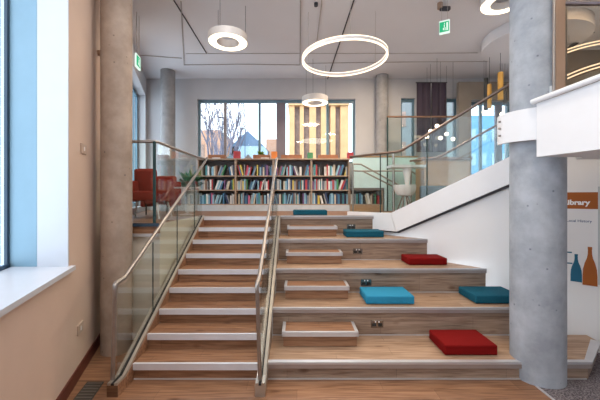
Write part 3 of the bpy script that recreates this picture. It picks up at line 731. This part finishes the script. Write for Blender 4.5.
# small glowing balls on thin cords
gi=0
gl_pos=[(430.5,131,7.3),(437,126,7.0),(440.5,138,7.2),(446.5,134,7.4),(427,137,7.5),(453,139,7.2),(500,88,6.8),(502,114,6.9),(484,112,7.1)]
gnames=['beside the left dark banner','above its neighbours between the banners','lower middle of the cluster','right of the cluster middle','lowest left of the cluster','rightmost of the cluster','high beside the thick pillar','below the pillar top globe','left of the two by the pillar']
for (px,py,d),nm in zip(gl_pos,gnames):
    x=X(px,d); z=Z(py,d); t=thing('glowing_globe','tiny glowing globe on a cord, '+nm,'lamp',(x,d,z-.035),'tiny glowing globes in the upper room')
    bm=MB(); bmesh.ops.create_uvsphere(bm,u_segments=12,v_segments=8,radius=.042); bmesh.ops.translate(bm,verts=bm.verts,vec=(x,d,z)); link('globe_ball',bm,M['globe'],t,True)
    bm=MB(); tube(bm,[(x,d,z+.04),(x,d,CEIL)],.003,5); link('cord',bm,M['cable'],t)
sp=thing('ceiling_sensor','small black device fixed to the ceiling above the exit sign','sensor',P(438,4,4.9))
bm=MB(); c=cp(440,3); cyl(bm,c.x,c.y,CEIL-.09,CEIL,.04,16); link('body',bm,M['ply'],sp); bm=MB(); rbox(bm,c.x+.0,c.x+.16,c.y-.03,c.y+.03,CEIL-.12,CEIL-.06,.01,1); link('head',bm,M['cable'],sp)
sp=thing('ceiling_sensor','tiny dark sensor on the ceiling left of the slanting track','sensor',cp(316,2))
bm=MB(); c=cp(316,3); cyl(bm,c.x,c.y,CEIL-.05,CEIL,.03,16); link('body',bm,M['cable'],sp)

# ------------------------------------------------------------------ bookcases
BD=7.74; BB=8.05; SP=38/F*BD
xs=[X(235.5,BD)-SP+i*SP for i in range(5)]     # 4 bays
zt_b=Z(158.5,BD); zs=[Z(204,BD),Z(189.7,BD),Z(175.5,BD)]
bays=['leftmost','second','third','fourth']
bc0=None
for i in range(4):
    x0=xs[i]; x1=xs[i+1]-.002
    lab='beech bookcase full of books, %s of the row on the landing'%bays[i] if i<3 else 'beech bookcase full of books, rightmost tall one on the landing'
    if bc0 is None:
        t=bc0=thing('bookcase',lab,'bookcase',((x0+x1)/2,BD,LZ),'tall bookcases along the landing'); l0=t.location.copy()
        for a in (x0,x1-.02):
            bm=MB(); box(bm,a,a+.02,BD,BB,zs[0]-.0255,zt_b-.03); link('side_panel',bm,M['wood_shelf'],t)
        bm=MB(); box(bm,x0+.02,x1-.02,BB-.012,BB,LZ+.1,zt_b-.03); link('back_panel',bm,M['shelf_back'],t)
        for z in zs:
            bm=MB(); box(bm,x0+.02,x1-.02,BD+.005,BB-.012,z-.025,z); link('shelf',bm,M['wood_shelf'],t)
        bm=MB(); box(bm,x0,x1+.002,BD+.004,BB,LZ,zs[0]-.0262); link('plinth',bm,M['plinth'],t)
    else: copy_thing(bc0,(l0.x+i*SP,l0.y,l0.z),lab)
bm=MB(); rbox(bm,xs[0]-.02,xs[4]+.02,BD-.02,BB+.02,zt_b-.03,zt_b,.004,1); solo('countertop',bm,M['wood_shelf'],'long narrow wooden top running over the tall bookcases','countertop')
# low bookcase right
lx0,lx1=xs[4]+.01,X(383,BD)
t=thing('bookcase','low dark-topped bookcase with one row of books at the right end','bookcase',((lx0+lx1)/2,BD,LZ))
bm=MB(); box(bm,lx0,lx1,BD-.01,BB,Z(190.5,BD),Z(188,BD)); link('top_board',bm,M['shelf_back'],t)
for a in (lx0,lx1-.02):
    bm=MB(); box(bm,a,a+.02,BD,BB,LZ,Z(190.5,BD)); link('side_panel',bm,M['wood_shelf'],t)
bm=MB(); box(bm,lx0+.02,lx1-.02,BB-.012,BB,LZ+.1,Z(190.5,BD)); link('back_panel',bm,M['shelf_back'],t)
bm=MB(); box(bm,lx0+.02,lx1-.02,BD+.005,BB-.012,zs[0]-.025,zs[0]); link('shelf',bm,M['wood_shelf'],t)
bm=MB(); box(bm,lx0+.0205,lx1-.0205,BD+.004,BD+.02,LZ,zs[0]-.026); link('plinth',bm,M['wood_tan'],t)
# books
BC0={'blue':(.05,.22,.42),'sky blue':(.25,.52,.68),'white':(.78,.78,.76),'black':(.03,.03,.035),'red':(.55,.03,.05),'pink':(.65,.12,.28),'yellow':(.75,.58,.06),
    'green':(.06,.30,.12),'teal':(.04,.32,.35),'brown':(.24,.12,.07),'grey':(.33,.35,.38),'cream':(.62,.55,.42),'purple':(.22,.10,.28),'navy':(.03,.06,.16)}
BC={k:tuple(c*.82+sum(v)/3*.18 for c in v) for k,v in BC0.items()}
bmats={k:plain(k.replace(' ','_')+'_book_cover',v,.5,var=.1,scale=9) for k,v in BC.items()}
wt={'blue':9,'sky blue':14,'white':17,'black':7,'red':3,'pink':2,'yellow':4,'green':4,'teal':7,'brown':5,'grey':15,'cream':9,'purple':3,'navy':8}
ordn=['first','second','third','fourth','fifth','sixth','seventh','eighth','ninth','tenth']
slots=[(xs[i],xs[i+1],z,h,bays[i] if i<3 else 'rightmost tall',rn) for i in range(4) for z,h,rn in zip(zs,(.33,.30,.30),('bottom','middle','top'))]
slots.append((lx0,lx1,zs[0],.30,'low end','only'))
nb=0
for (a,b,z,hm,bay,rn) in slots:
    x=a+.028; end=b-.03; used={}; lean=0; lst=[]
    while x<end-.02:
        w=random.uniform(.023,.050)*(.85 if random.random()<.5 else 1.05); h=random.uniform(.20,.275); dp=random.uniform(.15,.2)
        if random.random()<.10 and lean==0: lean=random.randint(2,4); ang=random.choice((-1,1))*random.uniform(.15,.38)
        th=ang if lean else 0
        tot=w/ max(.5,math.cos(th))
        lo_=x; ext=h*math.sin(abs(th)) if th else 0
        if x+tot+(ext if th else 0)>end: 
            if th: lean=0; th=0; continue
            w=end-x; tot=w
            if w<.018: break
        lst.append((x,w,h,dp,th,ext if th else 0)); 
        if lean:
            lean-=1; x+=tot+.002
            if lean==0: x+=ext
        else: x+=w+random.choice((.001,.002,.003))
        if not lean and random.random()<.04: x+=random.uniform(.03,.08)
    prev=None
    for (x,w,h,dp,th,ext) in lst:
        while True:
            c=random.choices(list(wt),list(wt.values()))[0]
            if c!=prev: break
        prev=c; used[c]=used.get(c,0)+1
        bm=MB(); y0=BD+.03+random.uniform(0,.025); vs=box(bm,0,w,y0,y0+dp,0,h)
        # rounded spine: pull the front edge mid out
        if th:
            bmesh.ops.rotate(bm,cent=(0 if th<0 else w,0,0),matrix=Matrix.Rotation(th,3,'Y'),verts=bm.verts)
            if th>0: pass
            mn=min(v.co.x for v in bm.verts); mz=min(v.co.z for v in bm.verts)
            bmesh.ops.translate(bm,verts=bm.verts,vec=(-mn,0,-mz))
        bmesh.ops.translate(bm,verts=bm.verts,vec=(x,0,z+.001))
        k_=used[c]; o_n=ordn[k_-1] if k_<=10 else 'last'
        lab='%s %s%s book from the left, %s row of the %s bookcase'%(o_n,'leaning ' if th else '',c,rn,bay)
        solo('book',bm,bmats[c],lab,'book','books standing in the bookcases'); nb+=1
print('books',nb)
# things on the bookcase top
def ontop(pxa,pxb,h,mat,name,label,cat,dp=.12,y=BD+.05):
    bm=MB(); rbox(bm,X(pxa,y),X(pxb,y),y,y+dp,zt_b+.001,zt_b+.001+h,.004,1); return solo(name,bm,mat,label,cat)
M['tray']=plain('reddish_wood_tray',(.36,.15,.075),.5)
def tray(pxa,pxb,label):
    y=BD+.08; x0,x1=X(pxa,y),X(pxb,y); t=thing('display_tray',label,'tray',((x0+x1)/2,y,zt_b+.001),'wooden display trays on the bookcases')
    z=zt_b+.001
    bm=MB(); box(bm,x0,x1,y,y+.1,z,z+.012); link('base',bm,M['tray'],t)
    bm=MB(); box(bm,x0,x1,y-.012,y-.0005,z,z+.10); link('front_board',bm,M['tray'],t)
    for a in (x0,x1-.012):
        bm=MB(); box(bm,a,a+.012,y,y+.1,z+.012,z+.09); link('end_board',bm,M['tray'],t)
tray(208,226,'red-brown wooden tray on the bookcases, leftmost one')
tray(253,270,'red-brown wooden tray on the bookcases left of the orange box')
tray(281,302,'red-brown wooden tray on the bookcases left of the green box')
tray(318,338,'red-brown wooden tray on the bookcases between green and red boxes')
tray(357,371,'short red-brown wooden tray right of the red box') if False else None
ontop(233.3,240,.185,bmats['red'],'display_box','red display box on the bookcases in front of the house view','box',y=BD+.02)
ontop(271.2,277,.175,plain('orange_card',(.80,.25,.06),.6),'display_box','orange display box on the bookcases behind the central handrail','box',y=BD+.02)
ontop(307.5,313,.15,bmats['green'],'display_box','green display box on the bookcases in front of the striped building','box',y=BD+.02)
ontop(347.5,353.5,.155,bmats['red'],'display_box','red display box at the right end of the bookcase top','box',y=BD+.02)
def standing(px,c,label):
    y=BD+.1; x=X(px,y); z=zt_b+.001; bm=MB()
    prism(bm,[(x-.11,y,z),(x+.11,y,z),(x,y+.02,z+.12)],(0,.012,0)); prism(bm,[(x-.11,y+.012,z),(x+.11,y+.012,z),(x,y+.02,z+.12)],(0,.10,0))
    solo('open_book',bm,bmats[c],label,'book')
standing(230,'sky blue','pale blue open book standing on the bookcases left of the red box')
standing(248,'grey','grey open book standing on the bookcases right of the red box')
for px,c,lab in ((216,'white','flat white booklet lying in front of the leftmost tray'),(265,'white','flat white booklet lying left of the orange box')):
    bm=MB(); y=BD; box(bm,X(px-4,y),X(px+4,y),y-.01,y+.06,zt_b+.001,zt_b+.022); solo('booklet',bm,bmats[c],lab,'booklet')
pp=thing('potted_plant','small light green plant on the bookcase top in front of the window','plant',(X(261,7.98),7.98,zt_b+.001))
bm=MB(); lathe(bm,[(.05,0),(.065,.10),(.055,.10),(.05,.02)],(X(261,7.98),7.98,zt_b+.001),16); link('pot',bm,M['white_gloss'],pp,True)
def leaves(bm,c,n,ln,spread,w=.03):
    for i in range(n):
        a=random.uniform(0,2*PI); e=random.uniform(.25,1.3); L=ln*random.uniform(.6,1)
        dr=Vector((math.cos(a)*math.cos(e),math.sin(a)*math.cos(e),math.sin(e)))
        sd=dr.cross(Vector((0,0,1))).normalized()*w; b0=Vector(c); mid=b0+dr*L*.6; tip=b0+dr*L-Vector((0,0,L*.25*spread))
        v=[bm.verts.new(p) for p in (b0,mid+sd,tip,mid-sd)]; bm.faces.new(v)
        v=[bm.verts.new(p) for p in (b0,mid-sd-Vector((0,0,.004)),tip-Vector((0,0,.004)),mid+sd-Vector((0,0,.004)))]; bm.faces.new(v)
bm=MB(); leaves(bm,(X(261,7.98),7.98,zt_b+.10),40,.2,1,.02); link('foliage',bm,M['leaf_light'],pp)
# floor plant left
x=X(190,7.1); pp=thing('potted_plant','dark green leafy plant on a white stand behind the left glass','plant',(x,7.1,LZ))
bm=MB(); lathe(bm,[(.10,0),(.13,.5),(.11,.5),(.10,.42)],(x,7.1,LZ),24); link('pot',bm,M['white_gloss'],pp,True)
bm=MB(); leaves(bm,(x,7.1,LZ+.5),70,.62,.8,.045); link('foliage',bm,M['leaf'],pp)

# ------------------------------------------------------------------ furniture upper left
sx,sy=-2.50,5.25
ar=thing('armchair','rust red armchair on the upper floor behind the left glass guard','armchair',(sx,sy,LZ))
def rb(name,x0,x1,y0,y1,z0,z1,mat,r=.04,par=ar):
    bm=MB(); rbox(bm,x0,x1,y0,y1,z0,z1,r,4); return link(name,bm,mat,par,True)
rb('seat',sx-.24,sx+.24,sy-.28,sy+.30,LZ+.28,LZ+.44,M['fab_sofa'])
rb('backrest',sx-.34,sx+.02,sy+.22,sy+.40,LZ+.36,LZ+.84,M['fab_sofa'],.07)
rb('backrest_lower',sx-.0,sx+.30,sy+.24,sy+.38,LZ+.36,LZ+.70,M['fab_sofa'],.05)
rb('armrest',sx-.34,sx-.24,sy-.28,sy+.26,LZ+.26,LZ+.62,M['fab_sofa']); rb('armrest',sx+.24,sx+.34,sy-.28,sy+.26,LZ+.26,LZ+.64,M['fab_sofa'])
for a in (-1,1):
    for b in (-1,1):
        bm=MB(); tube(bm,[(sx+a*.26,sy+b*.2,LZ+.28),(sx+a*.32,sy+b*.26,LZ)],[.018,.012],8); link('leg',bm,M['white_gloss'],ar,True)
sx,sy=X(161,6.3),6.3
ar=thing('armchair','small red armchair further back, right of the nearer red one','armchair',(sx,sy,LZ))
rb('seat',sx-.2,sx+.2,sy-.28,sy+.28,LZ+.2,LZ+.44,M['fab_sofa'],par=ar); rb('backrest',sx-.2,sx+.2,sy+.2,sy+.34,LZ+.4,LZ+.78,M['fab_sofa'],.06,ar)
for a in (-1,1): rb('armrest',sx+a*.25-.04,sx+a*.25+.04,sy-.28,sy+.34,LZ+.15,LZ+.66,M['fab_sofa'],.05,ar)
for a in (-1,1):
    for b in (-1,1):
        bm=MB(); tube(bm,[(sx+a*.2,sy+b*.2,LZ+.2),(sx+a*.2,sy+b*.2,LZ)],.014,8); link('leg',bm,M['black'],ar)
cx,cy=-2.1,6.05
tb=thing('coffee_table','small white round table beside the red armchair','table',(cx,cy,LZ))
bm=MB(); lathe(bm,[(.22,.50),(.24,.51),(.24,.53),(.0,.53)],(cx,cy,LZ),32); link('tabletop',bm,M['white_gloss'],tb,True)
bm=MB(); lathe(bm,[(.15,0),(.15,.012),(.02,.03),(.02,.5),(.06,.51)],(cx,cy,LZ),24); link('pedestal',bm,M['white_gloss'],tb,True)

# ------------------------------------------------------------------ upper right room
for (a,b,nm) in ((416.7,430.6,'left'),(432,446.3,'right')):
    t=thing('hanging_banner','tall dark plum hanging banner, %s one of the pair'%nm,'banner',(X((a+b)/2,7.9),7.9,Z(152,7.9)),'dark hanging banners')
    bm=MB(); nseg=8; y=7.9
    pts=[(X(a+(b-a)*i/nseg,y),y+.008*math.sin(i*1.7)) for i in range(nseg+1)]
    prism(bm,[(p[0],p[1],Z(152,y)) for p in pts]+[(p[0],p[1]+.006,Z(152,y)) for p in reversed(pts)],(0,0,Z(83,y)-Z(152,y))); link('cloth',bm,M['banner'],t)
    bm=MB(); tube(bm,[(X(a,y)-.02,y,Z(82.6,y)),(X(b,y)+.02,y,Z(82.6,y))],.014,8); link('rail',bm,M['black'],t)
bm=MB(); box(bm,X(458.5,8.0),X(471,8.0),7.98,8.1,LZ,Z(82,8.0)); solo('wall_panel',bm,M['taupe'],'tall taupe wall panel right of the dark banners','wall panel')
bm=MB(); box(bm,X(471,8.0),X(512,8.0),7.98,8.1,Z(100,8.0),Z(82,8.0)); solo('wall_panel',bm,M['taupe'],'taupe wall panel above the blue window near the pillar','wall panel')
x0,x1=X(424,7.0),X(470,7.0)
t=thing('reception_desk','tan timber counter at the back of the upper right room','desk',((x0+x1)/2,7.2,LZ))
bm=MB(); box(bm,x0,x1,7.0,7.5,LZ,Z(160,7.0)); link('front_panel',bm,M['wood_tan'],t); bm=MB(); box(bm,x0-.03,x1+.03,6.96,7.54,Z(160,7),Z(157,7)); link('desk_top',bm,M['wood_dark'],t)
sx,sy=2.88,6.35
ar=thing('sofa','dark slate bench sofa in front of the tan counter','sofa',(sx,sy,LZ))
rb('seat',sx-.3,sx+.3,sy-.25,sy+.25,LZ+.05,LZ+.34,M['fab_grey'],par=ar); rb('backrest',sx-.3,sx+.3,sy+.2,sy+.34,LZ+.2,LZ+.58,M['fab_grey'],.05,ar)
# tall glass screen with brown rail
y=7.64; x0,x1=X(387,y),X(458,y)
t=thing('glass_screen','tall glass screen with brown top rail in front of the dark banners','glass screen',((x0+x1)/2,y,LZ))
bm=MB(); box(bm,x0,x1,y-.02,y+.02,Z(117.6,y),Z(116,y)); link('top_rail',bm,M['wood_dark'],t)
for a,b in ((x0+.02,(x0+x1)/2-.005),((x0+x1)/2+.005,x1)):
    bm=MB(); box(bm,a,b,y-.006,y+.006,LZ,Z(117.7,y)); link('glass_panel',bm,M['glass'],t)
bm=MB(); box(bm,x0,x0+.02,y-.02,y+.02,LZ,Z(117.6,y)); link('post',bm,M['glass_edge'],t)
# added pale panel and rails standing in for reflections in the glass
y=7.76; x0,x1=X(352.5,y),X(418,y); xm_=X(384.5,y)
t=thing('reflection_panel','pale aqua panel imitating a window reflection, above the low bookcase','screen',((x0+x1)/2,y,LZ))
bm=MB(); prism(bm,[(x0,y,Z(187.8,BD)),(xm_,y,Z(187.8,BD)),(xm_,y,LZ),(x1,y,LZ),(x1,y,Z(157.5,y)),(x0,y,Z(157.5,y))],(0,.04,0)); link('panel',bm,plain('pale_aqua_reflection',(.68,.88,.92),.3,var=.03),t); bm=MB(); box(bm,x0,x1,y-.01,y+.05,Z(157.4,y),Z(156,y)); link('cap',bm,M['wood_tan'],t)
y=7.5
t=thing('reflected_handrail','pair of added slim rails imitating handrail reflections right of the bookcases','handrail',(X(380,y),y,LZ))  # added rails, modelled on stair rails mirrored in the glass
for pts,nm in (([(352,164),(361,164.3),(402,187)],'rail'),([(353,170.6),(363,171.2),(396,188)],'rail'),([(363,171),(411,171),(417,175)],'rail')):
    bm=MB(); tube(bm,[P(a,b,y) for a,b in pts],.018,8); link(nm,bm,M['steel'],t,True)
for px,pt in ((393.5,153),(403,187),(353,164),(411,171)):
    bm=MB(); tube(bm,[(X(px,y),y,LZ),(X(px,y),y,Z(pt,y))],.02 if px!=393.5 else .03,8); link('post',bm,M['steel'],t,True)
y=7.0; cx=X(407,y)
tb=thing('side_table','white table with a tapering foot right of the bookcases','table',(cx,y,LZ))
bm=MB(); box(bm,cx-.40,cx+.35,y-.2,y+.2,Z(168,y),Z(165.5,y)); link('tabletop',bm,M['plinth'],tb)
bm=MB(); lathe(bm,[(.13,0),(.03,.06),(.03,.55),(.10,Z(168,y)-LZ)],(cx,y,LZ),20); link('pedestal',bm,M['white_gloss'],tb,True)
rb('chair_dummy',0,1,0,1,0,1,M['fab_grey']) if False else None
y=6.75; cx=X(405,y)
ch=thing('shell_chair','white shell chair tucked at the table right of the bookcases','chair',(cx,y,LZ))
bm=MB(); lathe(bm,[(.02,.36),(.16,.38),(.22,.48),(.23,.60),(.215,.60),(.20,.48),(.14,.40),(.0,.38)],(cx,y,LZ),24); link('seat_shell',bm,M['white_gloss'],ch,True)
for a in range(4):
    an=PI/4+a*PI/2; bm=MB(); tube(bm,[(cx+.05*math.cos(an),y+.05*math.sin(an),LZ+.37),(cx+.2*math.cos(an),y+.2*math.sin(an),LZ)],.012,6); link('leg',bm,M['steel'],ch)

# ------------------------------------------------------------------ outside
bm=MB(); box(bm,-60,60,9.5,90,-.6,-.5); o=struct('ground',bm,M['ground'])
bm=MB(); poly_z(bm,[(-3.6,3.0),(-2.727,3.0),(-2.905,3.5),(-3.6,3.5)],-.5,9); solo('brick_building',bm,M['brick_blue'],'dark blue brick wall outside the large left window','building')
def building(name,label,mat,x0,x1,y0,y1,z1,nwin=(0,0),wm=None,roof=None):
    t=thing(name,label,'building',((x0+x1)/2,y0,-.5))
    bm=MB(); box(bm,x0,x1,y0,y1,-.5,z1); link('wall',bm,mat,t)
    nx,nz=nwin
    for i in range(nx):
        for j in range(nz):
            w=(x1-x0)/nx; a=x0+w*(i+.28); b=x0+w*(i+.72); hh=(z1-1.0)/nz; c=.6+hh*j+hh*.25
            bm=MB(); box(bm,a,b,y0-.04,y0-.001,c,c+hh*.5); link('window',bm,wm,t)
    if roof:
        rz,rm=roof; bm=MB(); e=.3
        prism(bm,[(x0-e,y0-e,z1),(x1+e,y0-e,z1),((x0+x1)/2,y0-e,rz)],(0,y1-y0+2*e,0)); link('roof',bm,rm,t)
    return t
building('house','orange brick house at the left of the rear window view',M['brick_red'],X(196,26),X(220,26),26,34,Z(130,26),(2,2),M['win_grey'])
building('house','blue-grey gabled house in the middle of the rear window view',M['slate'],X(234,30),X(262,30),30,40,Z(147,30),(0,0),None,(Z(131.5,30),M['slate']))
t=building('shop','pale blue clad shop below the gabled house',M['cladding'],X(238,24),X(264,24),24,27,Z(146,24),(5,1),M['white_print'])
building('house','low brick house right of the gabled house',M['brick_red'],X(266,34),X(280,34),34,42,Z(139,34),(3,2),M['win_grey'])
# striped building
y=15; t=thing('office_building','tan stone office block with tall vertical window strips','building',(X(320,y),y,-.5))
bm=MB(); box(bm,X(289,y),X(348,y),y+.3,y+6,-.5,Z(105,y)); link('wall',bm,M['win_grey'],t)
bm=MB(); box(bm,X(288,y),X(349,y),y-.1,y+6,Z(105.5,y),Z(103.5,y)); link('parapet',bm,M['stone_tan'],t)
for a,b in ((289,294.5),(299.8,303.8),(309.5,316),(321,326.5),(330.5,335.5),(340.5,348.5)):
    bm=MB(); box(bm,X(a,y),X(b,y),y,y+.299,-.5,Z(105.5,y)); link('pier',bm,M['stone_tan'],t)
building('office_building','grey tower seen through the narrow windows behind the banners',plain('grey_render',(.20,.22,.22),.8),X(396,14),X(462,14),14,18,9,(5,6),M['win_grey'])
building('office_building','added blue block imitating sky reflected in the window nearest the pillar',plain('sky_reflection_blue',(.08,.27,.46),.3),X(468,17),X(530,17),17,22,6.2,(6,4),M['cladding'])  # added block; its blue stands in for sky reflected in that window
# trees
def tree(px,d,ztop,label,seed,lean=0):
    rnd=random.Random(seed); bm=MB(); x=X(px,d)
    def br(p,dr,L,r,lv):
        q=p+dr*L; mid=p+dr*L*.5+Vector((rnd.uniform(-.05,.05),rnd.uniform(-.05,.05),0))*L
        tube(bm,[p,mid,q],[r,r*.8,r*.6],5,False)
        if lv==0: return
        for i in range(3 if lv>1 else 4):
            a=rnd.uniform(0,2*PI); s=rnd.uniform(.18,.5)
            nd=(dr+Vector((math.cos(a)*s,math.sin(a)*s,rnd.uniform(.0,.25)))).normalized()
            st=p+dr*L*rnd.uniform(.5,1) if i else q
            br(st,nd,L*rnd.uniform(.6,.8),r*.55,lv-1)
    br(Vector((x,d,-.5)),Vector((lean,0,1)).normalized(),(ztop+.5)*.42,.13,4)
    solo('bare_tree',bm,M['bark'],label,'tree','bare winter trees outside the rear window')
tree(209,17,Z(100,17),'bare winter tree at the left edge of the rear window view',1)
tree(215,19,Z(103,19),'thin bare tree just left of the first window bar',2)
tree(230,16,Z(112,16),'bare winter tree right of the first window bar',5)
def slamp(px,py,d,label):
    t=thing('street_lamp',label,'street lamp',(X(px,d),d,-.5),'street lamps outside the rear window')
    bm=MB(); tube(bm,[(X(px,d),d,-.5),(X(px,d),d,Z(py-5,d))],.025,8); link('pole',bm,M['frame_dark'],t)
    bm=MB(); rbox(bm,X(px-5,d),X(px-1,d),d-.15,d+.15,Z(py+.3,d),Z(py-.4,d),.02,1); link('lamp_head',bm,M['black'],t)
    bm=MB(); tube(bm,[(X(px-3,d),d,Z(py-.2,d)),(X(px,d),d,Z(py-.2,d))],.03,6); link('arm',bm,M['black'],t)
slamp(222.5,117.5,20,'street lamp whose head shows near the first window bar')
slamp(245,129,22,'street lamp standing in front of the gabled house')

# ------------------------------------------------------------------ light
w=bpy.data.worlds.new('sky'); bpy.context.scene.world=w; w.use_nodes=True; nt=w.node_tree; nt.nodes.clear()
o=nt.nodes.new('ShaderNodeOutputWorld'); bg=nt.nodes.new('ShaderNodeBackground')
tc=nt.nodes.new('ShaderNodeTexCoord'); n=nt.nodes.new('ShaderNodeTexNoise'); n.inputs['Scale'].default_value=2.5; n.inputs['Detail'].default_value=4
r=nt.nodes.new('ShaderNodeValToRGB'); r.color_ramp.elements[0].color=(.62,.80,1,1); r.color_ramp.elements[1].color=(.92,.96,1,1); r.color_ramp.elements[0].position=.35; r.color_ramp.elements[1].position=.6
nt.links.new(tc.outputs['Generated'],n.inputs['Vector']); nt.links.new(n.outputs['Fac'],r.inputs[0]); nt.links.new(r.outputs[0],bg.inputs[0]); bg.inputs[1].default_value=2.7
nt.links.new(bg.outputs[0],o.inputs[0])
# daylight portal-like area outside windows are not needed; unseen fill lights added under the ceiling:
def add_fill(x,y,e,s=.5,col=(1,.86,.70)):
    l=bpy.data.lights.new('added_fill_light','AREA'); l.shape='DISK'; l.size=s; l.energy=e; l.color=col
    q=bpy.data.objects.new('added_fill_light',l); C.objects.link(q); q.location=(x,y,CEIL-.03)
add_fill(-1.1,1.6,30,.5,(1,.93,.85)); add_fill(1.6,1.4,30); add_fill(-.8,3.6,14,.5,(1,.95,.9)); add_fill(2.0,6.6,38,.5,(1,.8,.58)); add_fill(4.6,6.2,60,.5,(1,.78,.55)); add_fill(4.6,4.2,45,.5,(1,.8,.58)); add_fill(-2.6,6.0,8); add_fill(.2,-.8,30)
sun=bpy.data.lights.new('sun','SUN'); sun.energy=1.2; sun.angle=math.radians(3); sun.color=(1,.9,.75)
so=bpy.data.objects.new('sun',sun); C.objects.link(so); so.rotation_euler=(math.radians(50),0,math.radians(-20))

# ------------------------------------------------------------------ camera
cam=bpy.data.cameras.new('camera'); co=bpy.data.objects.new('camera',cam); C.objects.link(co)
co.location=(0,0,H); co.rotation_euler=(PI/2,0,0); cam.sensor_width=36; cam.lens=F/600*36
cam.shift_x=(300-VX)/600; cam.shift_y=-(200-VY)/600; cam.clip_end=300; cam.clip_start=.05
sc_=bpy.context.scene; sc_.camera=co
sc_.view_settings.view_transform='Standard'; sc_.view_settings.look='None'; sc_.view_settings.gamma=1
sc_.view_settings.use_curve_mapping=False; sc_.view_settings.exposure=0.33
sc_.cycles.transparent_max_bounces=32
